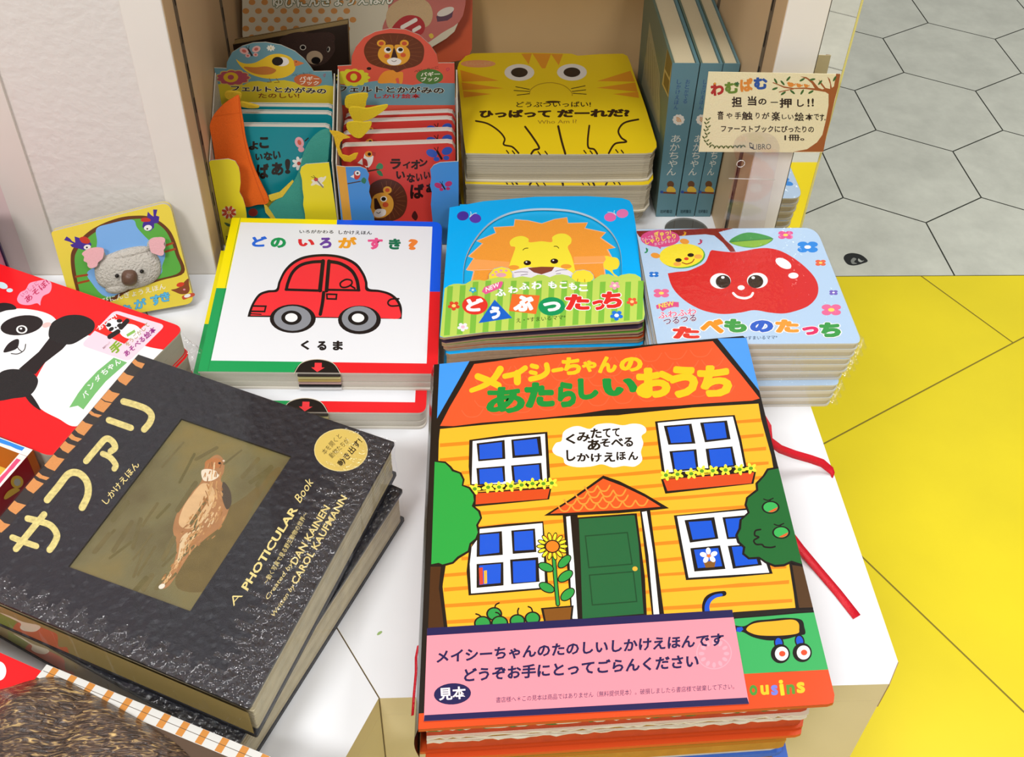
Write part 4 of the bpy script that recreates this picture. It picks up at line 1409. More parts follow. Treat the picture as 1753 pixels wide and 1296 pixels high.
LEATHER = mapped('black_leather', leather_nodes)
SZ = 0.0685
spl = PZ(SZ)
sTL, sTR, sBR = spl.hit((237, 607)), spl.hit((676, 757)), spl.hit((426, 1213))
sBL = sTL + sBR - sTR
saf_top = [Vector(p) for p in round_quad([tuple(sTL), tuple(sTR), tuple(sBR), tuple(sBL)], [0, .008, .008, 0])]
saf_px = [pix(p) for p in saf_top]
sa, sb, sc, sm_, sl_ = Zm(0, 580, 4.8), Zm(0, 820, 4.8), Zm(340, 680, 4.547), Zm(340, 940, 4.547), None
win_px = [sa((1490, 655)), sc((722, 460)), sb((1562, 1086)), sb((560, 720))]
U1 = Vector((0, 0, 1))
sroot = thing('picture_book', 'black leather look animal book with gold lettering and a framed picture, on top', 'book', (saf_top[0] + sBR) / 2 - U1 * 0.033, 'black animal books')
m = MB()
holed_slab(m, saf_top, [spl.hit(p) for p in win_px], U1, 0.0024, LEATHER, paint('#1d1c1e', 0.5), paint('#2b2820', 0.5))
a = Art(spl, saf_px, rough=0.35)
GOLD = '#ead58a'
# tiger striped cloth along the spine
a.zoom(0, 580, 4.8)
strp = [(1130, 128), (1200, 172), (1195, 195), (1100, 320), (980, 460), (860, 610), (700, 800), (525, 1000), (355, 1215), (210, 1368), (80, 1530), (-60, 1690), (-150, 1640), (0, 1460), (190, 1200), (345, 1015), (510, 815), (715, 590), (880, 400), (1000, 262)]
a.poly(strp, '#2b2726')
for q in ([(1090, 150), (1190, 205), (1165, 245), (1072, 182)], [(1000, 258), (1103, 310), (1035, 385), (940, 305)], [(878, 402), (985, 452), (920, 522), (822, 482)], [(818, 486), (918, 530), (850, 607), (756, 548)],
          [(730, 578), (838, 628), (806, 648), (712, 595)], [(655, 652), (764, 708), (690, 797), (602, 732)], [(578, 768), (674, 822), (640, 847), (548, 795)], [(512, 818), (622, 882), (560, 942), (478, 876)],
          [(432, 942), (530, 988), (450, 1087), (342, 1022)], [(302, 1083), (408, 1142), (380, 1162), (278, 1112)], [(255, 1118), (360, 1190), (275, 1272), (188, 1197)], [(85, 1305), (215, 1367), (130, 1444), (42, 1367)], [(0, 1480), (85, 1527), (10, 1594), (-70, 1532)]):
    m0 = [((q[0][0] + q[3][0]) / 2, (q[0][1] + q[3][1]) / 2), ((q[1][0] + q[2][0]) / 2, (q[1][1] + q[2][1]) / 2)]
    a.poly([q[0], ((q[0][0] + q[1][0]) / 2 - 8, (q[0][1] + q[1][1]) / 2 + 10), q[1], q[2], ((q[2][0] + q[3][0]) / 2 - 6, (q[2][1] + q[3][1]) / 2 + 8), q[3]], '#dd9350', kind='cloth')
# the big golden title
G = lambda pts, w_: a.line(pts, w_, GOLD, kind='foil')
G([(895, 668), (1075, 732)], 52)
G([(1015, 515), (1120, 545), (1205, 580), (1245, 630), (1230, 690), (1185, 745)], 54)
G([(708, 1005), (800, 895), (870, 822), (925, 845), (945, 895), (910, 925)], 52)
G([(845, 945), (905, 975), (950, 1035), (940, 1068)], 48)
a.zoom(0, 820, 4.8)
G([(388, 172), (480, 60), (565, -42), (650, -45), (715, 25), (722, 130), (675, 235)], 58)
G([(132, 575), (240, 440), (362, 292)], 54)
G([(228, 325), (330, 350), (420, 385), (468, 460), (445, 530), (408, 582)], 54)
G([(102, 480), (190, 515), (298, 552)], 50)
a.text('しかけえほん', (878, 214), (1152, -112), 58, GOLD, bold=.01)
a.zoom(0, 0, 1)
a.text('A', (400, 1038), (416, 1020), 13, GOLD, bold=-0.01)
a.text('PHOTICULAR', (424, 1012), (510.5, 872), 13.5, GOLD, bold=.03)
a.text('Book', (514, 862), (537, 826), 15, GOLD, bold=.0, up=(-.75, -.85))
a.text('～動く写真で見る野生動物の世界～', (458, 1001), (528, 880), 9, GOLD)
a.text('Created by', (460, 1030), (503, 968), 10, GOLD, up=(-.7, -.9))
a.text('DAN KAINEN', (507, 968), (565.5, 870), 12.5, GOLD, bold=.02)
a.text('Written by', (470, 1060), (506, 1006), 10, GOLD, up=(-.7, -.9))
a.text('CAROL KAUFMANN', (508, 1002), (595, 853), 12.5, GOLD, bold=.02)
a.ell(583.7, 770.6, 46, 36.5, '#e8d79a').ell(583.7, 770.6, 45, 35.5, '#d9bd62')
a.zoom(340, 680, 4.547)
a.text('本を開くと', (985, 452), (1118, 310), 46, '#3a2c14').text('動物たちが', (1040, 480), (1178, 345), 46, '#3a2c14').text('動き出す!', (1118, 548), (1280, 350), 58, '#241a0c', bold=.02)
a.into(m)
m.build('front_cover', sroot)
# the ribbed picture in the window
pp = PZ(SZ - 0.0016)


def lenticular(nt, b):
    co = nt.nodes.new('ShaderNodeTexCoord')
    no = nt.nodes.new('ShaderNodeTexNoise')
    no.inputs['Scale'].default_value = 22
    no.inputs['Detail'].default_value = 4
    rp = nt.nodes.new('ShaderNodeValToRGB')
    e = rp.color_ramp.elements
    e[0].position, e[0].color = 0.3, (*lin('#554a2a'), 1)
    e[1].position, e[1].color = 0.72, (*lin('#7a6a38'), 1)
    x = e.new(0.5); x.color = (*lin('#6a6340'), 1)
    nt.links.new(co.outputs['Object'], no.inputs['Vector'])
    nt.links.new(no.outputs['Fac'], rp.inputs[0])
    nt.links.new(rp.outputs[0], b.inputs['Base Color'])
    mp = nt.nodes.new('ShaderNodeMapping')
    mp.inputs['Rotation'].default_value = (0, 0, math.radians(25))
    wa = nt.nodes.new('ShaderNodeTexWave')
    wa.inputs['Scale'].default_value = 420
    nt.links.new(co.outputs['Object'], mp.inputs['Vector'])
    nt.links.new(mp.outputs[0], wa.inputs['Vector'])
    bu = nt.nodes.new('ShaderNodeBump')
    bu.inputs['Strength'].default_value = 0.25
    bu.inputs['Distance'].default_value = 0.0005
    nt.links.new(wa.outputs['Fac'], bu.inputs['Height'])
    nt.links.new(bu.outputs[0], b.inputs['Normal'])
    b.inputs['Roughness'].default_value = 0.3


m = MB()
c0 = sum((Vector((*p, 0)) for p in win_px), Vector((0, 0, 0))) / 4
m.fan([pp.hit((c0.x + (p[0] - c0.x) * 1.03, c0.y + (p[1] - c0.y) * 1.03)) for p in win_px], mapped('ribbed_picture', lenticular))
a = Art(pp, [pp and p for p in win_px], rough=0.35)
a.blob([(300, 1000), (340, 905), (420, 850), (480, 800), (450, 900), (400, 960), (360, 1010)], '#6b5a30', kind='worn')
a.blob([(362, 783), (374, 779), (384, 790), (383, 808), (378, 822), (390, 842), (392, 870), (378, 900), (352, 922), (330, 942), (316, 962), (302, 985), (288, 1004), (276, 1008), (272, 1000), (288, 985), (300, 955), (302, 930), (296, 905),
        (306, 872), (326, 846), (344, 825), (350, 800)], '#a8764a', kind='worn')
a.blob([(346, 828), (362, 832), (368, 850), (356, 880), (338, 900), (318, 905), (306, 895), (314, 868), (330, 845)], '#d3ac7c', kind='worn')
a.blob([(345, 806), (358, 803), (372, 808), (374, 816), (362, 823), (348, 822)], '#e6d6bd')
a.blob([(352, 790), (366, 784), (378, 788), (376, 799), (362, 803), (352, 801)], '#b2713e')
a.blob([(382, 825), (394, 840), (396, 862), (388, 872), (380, 850)], '#4c4034')
a.blob([(322, 912), (318, 935), (310, 955), (302, 970), (306, 945), (310, 922)], '#d8bd94')
rnd = random.Random(31)
axis = [(368, 795, 9), (361, 830, 13), (370, 862, 20), (350, 898, 24), (322, 925, 14), (308, 955, 7), (290, 985, 6), (279, 1003, 4)]
for k in range(46):
    x, y = rnd.uniform(150, 470), rnd.uniform(740, 1020)
    a.line([(x, y), (x + rnd.uniform(12, 40), y - rnd.uniform(16, 50))], rnd.uniform(3, 9), rnd.choice(['#655c36', '#6a5e36', '#675c36', '#62582f', '#6c6039']), curve=False, kind='worn')
for k in range(230):
    i = rnd.choice([0, 1, 1, 2, 2, 2, 3, 3, 3, 4, 4, 5, 6])
    (xa, ya, wa_), (xb, yb, wb_) = axis[i], axis[min(i + 1, 7)]
    t, o = rnd.random(), rnd.gauss(0, .62)
    o = max(-1.15, min(1.15, o))
    d_ = math.hypot(xb - xa, yb - ya) or 1
    ux, uy = (xb - xa) / d_, (yb - ya) / d_
    ww = wa_ + (wb_ - wa_) * t
    x, y = xa + (xb - xa) * t - uy * ww * o, ya + (yb - ya) * t + ux * ww * o
    l_ = rnd.uniform(4, 10)
    pal = ['#b5814f', '#a8743f', '#c1935c', '#946436'] if abs(o) > .45 else ['#d2ab78', '#c79a64', '#dcbd90', '#bd8a55']
    a.line([(x - ux * l_ / 2, y - uy * l_ / 2), (x + ux * l_ / 2 + rnd.uniform(-2, 2), y + uy * l_ / 2)], rnd.uniform(1.2, 2.6), rnd.choice(pal), curve=False, kind='worn')
a.ell(277, 1004, 6, 4, '#e4dccb', rot=-30).ell(376, 793, 2.5, 2, '#2a1b12').ell(383, 789, 2, 1.6, '#d9c8b5')
a.into(m)
m.build('picture_panel', sroot)
m = MB()
rnd = random.Random(9)
for k in range(16):
    d = 0.0026 + k * 0.00172
    tp = [p - U1 * d for p in inset(saf_top, 0.0035 + 0.0012 * rnd.random())]
    slab(m, tp, U1, 0.00165, paint(rnd.choice(['#cfc29c', '#c9ba90', '#d6caa6']), 0.75, 'worn'))
m.build('page_block', sroot)
m = MB()
slab(m, [p - U1 * 0.0305 for p in saf_top], U1, 0.0025, LEATHER, paint('#1d1c1e', 0.5))
m.build('back_cover', sroot)
m = MB()
sp0, sp1 = saf_top[0], saf_top[-1]
sdn = (sTL - sTR).normalized()
prof = [(0.0032 * math.sin(math.pi * k / 10) + 0.0002, -0.0328 * k / 10) for k in range(11)]
V = [q + sdn * o + U1 * h for q in (sp0, sp1) for o, h in prof]
m.add(V, [[i, i + 1, 12 + i, 11 + i] for i in range(10)], paint('#2b2726', 0.4), True)
m.build('spine', sroot)
# painted fore edge patches on the lower page edge
m = MB()
fp = P3(saf_top[-1] - U1 * 0.004, sBR - U1 * 0.004, saf_top[-1] - U1 * 0.02)
fp = Plane(fp.o + fp.n * -0.0018, fp.n)
a = Art(fp, [pix(p) for p in (saf_top[-1] - U1 * 0.0028, sBR - U1 * 0.0028, sBR - U1 * 0.0275, saf_top[-1] - U1 * 0.0275)], base=0.0012, rough=0.6).zoom(0, 1040, 4.87)
a.zoom(0, 0, 1).poly([(-200, 900), (600, 1100), (600, 1400), (-200, 1400)], '#a08a52').zoom(0, 1040, 4.87)
a.blob([(95, 205), (130, 140), (190, 110), (345, 150), (430, 180), (490, 215), (500, 310), (570, 320), (575, 400), (430, 345), (250, 265)], '#cc6a42')
a.poly([(-40, 10), (20, 40), (150, 95), (120, 160), (80, 200), (-40, 160)], '#8f9440')
a.blob([(10, 30), (100, 60), (200, 105), (345, 140), (310, 185), (230, 185), (180, 160), (185, 120), (120, 85)], '#e6d8bb')
a.into(m)
m.build('edge_painting', sroot)
WRAP = clear_film('tight_shrink_film', 0.010, 0.08, 60, 0.10)
RIPPLE = clear_film('rippled_shrink_film', 0.06, 0.09, 260, 0.9)


def wrap_box(parent, top, thick, mat, nu=72, nv=72, amp=0.0008):
    """Tight plastic round a book, rippled towards the fore edge and the foot."""
    m = MB()
    a_, b_, c_, d_ = top
    rn = random.Random(21)
    c = (a_ + b_ + c_ + d_) / 4
    ph = [rn.uniform(0, 6.28) for _ in range(60)]
    V, F = [], []
    for j in range(nv + 1):
        for i in range(nu + 1):
            s_, t_ = i / nu, j / nv
            p = a_.lerp(b_, s_).lerp(d_.lerp(c_, s_), t_)
            edge = max(0.0, s_ - 0.80) / 0.20
            edge2 = max(0.0, t_ - 0.86) / 0.14
            h = amp * (edge * math.sin(t_ * 260 + ph[i % 60]) + edge2 * math.sin(s_ * 220 + ph[j % 60])) * 0.5
            V.append(p + (p - c) * 0.006 + U1 * (0.0006 + h + amp * 0.5 * max(edge, edge2)))
    W_ = nu + 1
    for j in range(nv):
        for i in range(nu):
            F.append([j * W_ + i, (j + 1) * W_ + i, (j + 1) * W_ + i + 1, j * W_ + i + 1])
    flat_, rip = [], []
    for j in range(nv):
        for i in range(nu):
            (rip if i >= nu * 0.86 - 3 * math.sin(j * 1.7) or j >= nv * 0.93 - 1.5 * math.sin(i * 1.3) else flat_).append(F[j * nu + i])
    m.add(V, flat_, mat, True)
    m.add(V, rip, RIPPLE, True)
    ring = [V[j * W_ + nu] for j in range(nv + 1)] + [V[nv * W_ + i] for i in range(nu - 1, -1, -1)]
    low = [p - U1 * thick for p in ring]
    mid = [p - U1 * thick * 0.5 + (p - c).normalized() * rn.uniform(-0.0015, 0.0006) for p in ring]
    k = len(ring)
    m.add(ring + mid + low, [[i, k + i, k + i + 1, i + 1] for i in range(k - 1)] + [[k + i, 2 * k + i, 2 * k + i + 1, k + i + 1] for i in range(k - 1)], mat, True)
    return m.build('shrink_wrap', parent)


wrap_box(sroot, [sTL, sTR, sBR, sBL], 0.031, WRAP)
rot2 = -0.085
arm = sTR - sroot.location
arm2 = Matrix.Rotation(rot2, 3, 'Z') @ arm
dup(sroot, 'second black animal book in plastic wrap, jutting out below the framed one', move=PZ(0.0333).hit((690, 838)) - (sroot.location + arm2), rot=rot2,
    group='black animal books')

# ------------------------------------------------------------------ red panda puppet books
zp = Zm(0, 320, 3.7565)
pz = 0.0475
ppl = PZ(pz)
c1 = ppl.hit((317, 561))
pu = (ppl.hit((0, 452)) - c1).normalized()
pv = Vector((-pu.y, pu.x, 0))
pan = [c1 + pu * 0.235, c1, c1 + pv * 0.1455, c1 + pu * 0.235 + pv * 0.1455]
pan = [Vector(p) for p in round_quad([tuple(p) for p in pan], [0.02, 0.07, 0.07, 0.02])]
pan_px = [pix(p) for p in pan]
a = Art(ppl, None, rough=0.3).zoom(0, 320, 3.7565)
a.clip = pan_px
BK = '#1e1a1b'
a.blob([(480, 965), (620, 960), (800, 985), (960, 1030), (1090, 1060), (1040, 1110), (900, 1230), (760, 1370), (640, 1470), (485, 1540), (376, 1490), (266, 1430), (196, 1344), (240, 1220), (330, 1080)], '#fafafa')
a.blob([(-160, 960), (-100, 850), (0, 800), (120, 782), (260, 800), (345, 838), (375, 900), (350, 985), (260, 1090), (130, 1180), (20, 1200), (-100, 1180)], '#fafafa')
a.blob([(-60, 800), (-30, 760), (20, 745), (80, 755), (105, 785), (40, 795), (-20, 812)], BK)
a.poly([(335, 950), (250, 1060), (120, 1172), (228, 1205), (290, 1130), (400, 1045), (440, 1000)], BK)
a.blob([(150, 1320), (200, 1335), (262, 1432), (230, 1420), (185, 1380)], BK)
a.blob([(312, 940), (330, 880), (380, 845), (440, 825), (520, 825), (585, 850), (610, 885), (595, 930), (540, 970), (460, 1012), (380, 1005), (325, 980)], '#262223', kind='plush')
a.blob([(-40, 1260), (0, 1195), (70, 1172), (160, 1180), (215, 1200), (245, 1245), (225, 1305), (180, 1345), (90, 1360), (-30, 1370)], '#262223', kind='plush')
a.ell(140, 890, 138, 62, BK, rot=-9).ell(140, 917, 36, 27, '#f6f6f4').ell(140, 917, 24, 19, BK).ell(135, 912, 8, 6, '#fff')
a.ell(300, 888, 30, 16, '#f5cbc6', rot=-15)
a.blob([(22, 1062), (50, 1012), (95, 982), (122, 985), (112, 1035), (65, 1058)], BK)
a.line([(112, 1030), (122, 1045), (140, 1060)], 6, BK).line([(72, 1072), (115, 1074), (155, 1050), (165, 1012)], 6, BK)
a.ell(15, 634, 36, 20, '#cfeaf0', rot=20).ell(62, 665, 21, 13, '#cfeaf0')
a.blob([(110, 722), (130, 680), (165, 660), (190, 620), (240, 605), (290, 598), (325, 612), (332, 645), (318, 680), (278, 702), (262, 735), (258, 762), (238, 748), (185, 760), (130, 752)], '#f6a6c6')
a.text('いっしょに', (146, 712), (252, 626), 28, '#c8285e').text('あそぼ!', (178, 748), (322, 622), 42, '#c8285e', bold=.02)
a.poly([(1020, 1060), (700, 1118), (805, 1128), (770, 1160), (640, 1300), (530, 1420), (470, 1400), (440, 1410), (560, 1250), (690, 1110)], '#71bd6c') if False else None
a.zoom(0, 580, 4.8).poly([(935, 155), (1045, 195), (960, 270), (870, 350), (785, 450), (685, 582), (640, 550), (568, 566), (640, 450), (700, 370), (800, 265)], '#79bf72')
for ch, x, y in (('パ', 700, 460), ('ン', 750, 388), ('ダ', 803, 328), ('ち', 860, 275), ('ゃ', 912, 235), ('ん', 966, 195)):
    a.text(ch, (x - 8, y + 32), (x + 34, y + 0), 46, '#ffffff', bold=.02)
a.zoom(0, 320, 3.7565)
st_q = [zp(p) for p in ((738, 792), (1066, 890), (828, 1124), (520, 1018))]
sq = round_quad(st_q, [.12, .12, .12, .12])
a.poly(sq, '#fbdcea', raw=True)
a.poly([(748, 818), (938, 882), (800, 1010), (608, 925)], '#f0261f')
a.ell(742, 895, 62, 42, '#fafafa', rot=10).ell(838, 930, 72, 48, '#fafafa', rot=10)
a.ell(716, 915, 18, 12, BK, rot=-30).ell(768, 890, 17, 11, BK, rot=-30).ell(745, 905, 8, 5, BK).ell(698, 888, 18, 13, BK).ell(768, 862, 18, 12, BK)
a.line([(778, 905), (818, 862)], 30, BK, curve=False).line([(760, 930), (705, 965)], 30, BK, curve=False).poly([(812, 950), (865, 918), (872, 934), (820, 965)], '#8dc25b')
a.text('おいで!', (640, 925), (755, 838), 30, '#ffffff', bold=.03)
a.text('手', (735, 1085), (800, 1030), 66, '#8ab52c', bold=.05)
a.text('をうごかして', (822, 1030), (965, 893), 32, '#a58a2c', bold=.01).text('あそべる絵本', (815, 1096), (1010, 925), 40, '#a0288a', bold=.03)
a.text('動画をチェック', (668, 1045), (712, 1006), 14, '#6a2a4a')
mb = MB()
pbook = thing('puppet_picture_book', 'big red board book showing a waving panda, tucked beside the black book', 'book', (c1 + pan[len(pan) // 2]) / 2 - U1 * 0.0236, 'red panda books')
slab(mb, pan, U1, 0.0018, paint('#f5161d', 0.28), paint('#d8cdb8', 0.6))
a.into(mb)
mb.build('front_cover', pbook)
m = MB()
for k in range(2):
    slab(m, [p - U1 * (0.0019 + 0.0101 * k) for p in inset(pan, 0.0008)], U1, 0.0098, paint('#cdc4b0', 0.75, 'paper'))
m.build('page_block', pbook)
m = MB()
slab(m, [p - U1 * 0.0222 for p in pan], U1, 0.0013, paint('#f5161d', 0.3), paint('#c8bea8', 0.6))
m.build('back_cover', pbook)
dup(pbook, 'lower red panda board book resting on the angled table', move=(0.0016, -0.0008, -0.0237), group='red panda books')

# ------------------------------------------------------------------ battered open tray book at the left edge
tc = PZ(0.055).hit((56, 770))
su = (sTL - sTR).normalized()
sv2 = (sBR - sTR).normalized()


def tp_(u, v, z): return Vector((tc.x + su.x * u + sv2.x * v, tc.y + su.y * u + sv2.y * v, z))


trt = thing('box_book', 'battered red box shaped book with blue and pink worn rims at the left edge', 'book', tp_(0.06, 0.04, 0))
m = MB()
TW, TH = 0.13, 0.11
m.prism([tp_(0, 0, 0), tp_(TW, 0, 0), tp_(TW, TH, 0), tp_(0, TH, 0)], [tp_(0, 0, 0.030), tp_(TW, 0, 0.030), tp_(TW, TH, 0.030), tp_(0, TH, 0.030)], paint('#f3cf4e', 0.5), paint('#a3121c', 0.4))
m.build('box_floor', trt)
for (u0, v0, u1, v1), inc in (((0, 0, TW, 0.0062), '#c8611c'), ((0, 0.0064, 0.0062, TH), '#a3121c')):
    m = MB()
    b = [tp_(u0, v0, 0.0301), tp_(u1, v0, 0.0301), tp_(u1, v1, 0.0301), tp_(u0, v1, 0.0301)]
    m.prism(b, [Vector((p.x, p.y, 0.055)) for p in b], paint('#f2ece6', 0.6, 'worn'), paint(inc, 0.4))
    k = MB()
    rn = random.Random(4)
    n_ = 26
    A, B = [], []
    for i in range(n_ + 1):
        t = i / n_
        if v1 < 0.01:
            A.append(tp_(u0 + 0.006 + (u1 - u0 - 0.006) * t, v0 + 0.0007, 0.0551)); B.append(tp_(u0 + 0.006 + (u1 - u0 - 0.006) * t, v1 - 0.0022 - rn.random() * 0.0012, 0.0551))
        else:
            A.append(tp_(u0 + 0.0016 + rn.random() * 0.0006, v0 + 0.004 + (v1 - v0 - 0.004) * t, 0.0551)); B.append(tp_(u1 - 0.0010 - rn.random() * 0.0006, v0 + 0.004 + (v1 - v0 - 0.004) * t, 0.0551))
    m.add(A + B, [facing([i, i + 1, n_ + 2 + i, n_ + 1 + i], A + B, U1) for i in range(n_)], paint('#2f8de8' if v1 < 0.01 else '#ea4f7c', 0.4))
    m.build('box_wall', trt)
m = MB()
a = Art(P3(tp_(-0.0003, 0, 0.05), tp_(-0.0003, 0.1, 0.05), tp_(-0.0003, 0.0, 0.0)), None, rough=0.4).zoom(0, 720, 8.755)
a.ell(255, 920, 95, 95, '#e0b13a').ell(258, 925, 50, 55, '#b9b3a4').blob([(120, 1060), (220, 1010), (300, 1040), (220, 1100), (90, 1180), (60, 1150)], '#e0b13a')
a.into(m)
m.build('side_print', trt)

# ------------------------------------------------------------------ red book corner and the furry animal book at the lower left
rc = PZ(0.043).hit((92, 1158))
rr = thing('picture_book', 'bright red book whose corner shows under the furry animal book', 'book', rc + su * 0.06 - U1 * 0.043)
rq = [rc + su * 0.16, rc, rc + sv2 * 0.05, rc + su * 0.16 + sv2 * 0.05]
m = MB(); slab(m, rq, U1, 0.002, paint('#f5161d', 0.3))
a = Art(PZ(0.043), [pix(p) for p in rq], rough=0.3).zoom(0, 1040, 4.87)
a.ell(-10, 530, 62, 80, '#fafafa')
a.into(m)
m.build('front_cover', rr)
m = MB()
for k in range(5):
    slab(m, [p - U1 * (0.0021 + 0.0078 * k) for p in inset(rq, 0.001)], U1, 0.0074, paint('#cdc4b0', 0.75, 'paper'))
m.build('page_block', rr)
m = MB(); slab(m, [p - U1 * 0.0412 for p in rq], U1, 0.0018, paint('#f5161d', 0.3)); m.build('back_cover', rr)

az = 0.050
apl2 = PZ(az)
e0, e1 = apl2.hit((70, 1133)), apl2.hit((359, 1252))
eu = (e1 - e0).normalized()
ev = Vector((eu.y, -eu.x, 0))
ac = rc + (e0 - rc).dot(eu) * eu
o0 = e0 + eu * 0.0
ar = thing('animal_picture_book', 'furry brown embossed animal book with an orange and white striped border', 'book', o0 + eu * 0.09 + ev * 0.05 - U1 * az)
aq = [o0 + eu * 0.004, o0 + eu * 0.21, o0 + eu * 0.21 + ev * 0.10, o0 + eu * 0.004 + ev * 0.10]
m = MB()
slab(m, aq, U1, 0.0022, paint('#5a4635', 0.3), paint('#8d7a5a', 0.6))
b = [o0 + eu * dx + ev * dy + U1 * 0.00003 for dx, dy in ((0.0041, 0.0001), (0.2099, 0.0001), (0.2099, 0.0088), (0.0041, 0.0088))]
m.add(b, [facing([0, 1, 2, 3], b, U1)], paint('#dcdbd5', 0.35))
for k in range(17):
    t = 0.0085 + k * 0.0123
    b = [o0 + eu * (t + dx) + ev * dy + U1 * 0.00006 for dx, dy in ((0, 0.0002), (0.0042, 0.0002), (0.0042, 0.0085), (0, 0.0085))]
    m.add(b, [facing([0, 1, 2, 3], b, U1)], paint('#d08a3c', 0.4))
b = [o0 + eu * dx + ev * dy + U1 * 0.00009 for dx, dy in ((0.005, 0.0040), (0.209, 0.0040), (0.209, 0.0043), (0.005, 0.0043))]
m.add(b, [facing([0, 1, 2, 3], b, U1)], paint('#5a4632', 0.5))
m.build('front_cover', ar)
m = MB()
for k in range(6):
    slab(m, [p - U1 * (0.0024 + 0.0076 * k) for p in inset(aq, 0.001)], U1, 0.0074, paint('#b7a989', 0.75, 'paper'))
m.build('page_block', ar)


def fur_nodes(nt, b):
    co = nt.nodes.new('ShaderNodeTexCoord')
    mp = nt.nodes.new('ShaderNodeMapping')
    mp.inputs['Rotation'].default_value = (0, 0, 0.7)
    mp.inputs['Scale'].default_value = (1, 4.0, 1)
    no = nt.nodes.new('ShaderNodeTexNoise')
    no.inputs['Scale'].default_value = 130
    no.inputs['Detail'].default_value = 5
    no.inputs['Distortion'].default_value = 1.5
    nt.links.new(co.outputs['Object'], mp.inputs['Vector'])
    nt.links.new(mp.outputs[0], no.inputs['Vector'])
    rp = nt.nodes.new('ShaderNodeValToRGB')
    e = rp.color_ramp.elements
    e[0].position, e[0].color = 0.40, (*lin('#2f221b'), 1)
    e[1].position, e[1].color = 0.72, (*lin('#d6b374'), 1)  # golden glints of the foil, painted into the fur colour
    x = e.new(0.55); x.color = (*lin('#5f4838'), 1)
    nt.links.new(no.outputs['Fac'], rp.inputs[0])
    nt.links.new(rp.outputs[0], b.inputs['Base Color'])
    bu = nt.nodes.new('ShaderNodeBump')
    bu.inputs['Strength'].default_value = 0.9
    bu.inputs['Distance'].default_value = 0.0025
    nt.links.new(no.outputs['Fac'], bu.inputs['Height'])
    nt.links.new(bu.outputs[0], b.inputs['Normal'])
    b.inputs['Roughness'].default_value = 0.16
    b.inputs['Specular IOR Level'].default_value = 0.7


rel = smooth([(-60, 1230), (-20, 1190), (20, 1176), (58, 1164), (98, 1160), (150, 1184), (205, 1213), (262, 1246), (315, 1285), (345, 1330), (330, 1400), (150, 1420), (-60, 1400)], True, 6)
m = MB()
rw = [apl2.hit(p) for p in rel]
cc = sum(rw, Vector((0, 0, 0))) / len(rw)
RN = 16
V = []
for j in range(RN + 1):
    f = 1 - 0.985 * j / RN
    for p in rw:
        q = cc + (p - cc) * f
        d = 1 - f
        px, py = pix(q)
        h = 0.013 * (1 - (1 - min(1, d * 1.5)) ** 2)
        h -= 0.005 * math.exp(-(((px - 120) - (py - 1250) * -0.55) / 30) ** 2) * min(1, d * 3)
        h += 0.006 * math.exp(-((px - 45) / 40) ** 2 - ((py - 1235) / 35) ** 2)
        V.append(q + U1 * (0.0003 + max(0, h)))
n_ = len(rw)
F = []
for j in range(RN):
    for i in range(n_):
        F.append([j * n_ + i, j * n_ + (i + 1) % n_, (j + 1) * n_ + (i + 1) % n_, (j + 1) * n_ + i])
if facing(F[0], V, U1) != F[0]:
    F = [f[::-1] for f in F]
F.append([RN * n_ + i for i in range(n_)][::1])
if facing(F[-1][:3], V, U1) != F[-1][:3]:
    F[-1] = F[-1][::-1]
m.add(V, F, mapped('embossed_fur', fur_nodes), True)
m.build('furry_relief', ar)


# crinkled clear film sticking out of the panda book's wrapped corner
m = MB()
rn = random.Random(8)
V, F = [], []
for i in range(10):
    t = i / 9
    p = ppl.hit(zp((1172 + 20 * t, 930 + 120 * t)))
    o = (pv * -0.3 - pu).normalized() * (0.010 + 0.008 * rn.random())
    V += [p - U1 * (0.001 + 0.02 * t), p + o * 0.5 - U1 * (0.006 + 0.02 * t + 0.006 * rn.random()), p + o - U1 * (0.016 + 0.02 * t + 0.008 * rn.random())]
for i in range(9):
    for j in range(2):
        F.append([3 * i + j, 3 * i + j + 1, 3 * i + j + 4, 3 * i + j + 3])
m.add(V, F, clear_film('crinkled_film', 0.12, 0.12, 300, 0.8))
m.build('film_tail', pbook)


# ------------------------------------------------------------------ display boxes in the alcove
ha, hb, hh, ht, hs = Zm(340, 0, 3.7565), Zm(340, 180, 3.7565), Zm(360, 0, 5.8367), Zm(760, 0, 3.7565), Zm(1080, 60, 3.8125)
hg = Zm(600, 0, 5.8367)
BACKN = Vector((0, 1, 0))


def upright(mb, poly3, t, mat, side=None):
    """A sheet standing at the polygon, thickness t away from the viewer."""
    n = (poly3[1] - poly3[0]).cross(poly3[2] - poly3[0])
    pts = poly3
    ar_ = Vector((0, 0, 0))
    for i in range(1, len(pts) - 1):
        ar_ += (pts[i] - pts[0]).cross(pts[i + 1] - pts[0])
    n = ar_.normalized()
    if n.y > 0:
        pts = pts[::-1]
        n = -n
    mb.prism([p - n * t for p in pts], pts, mat, side)


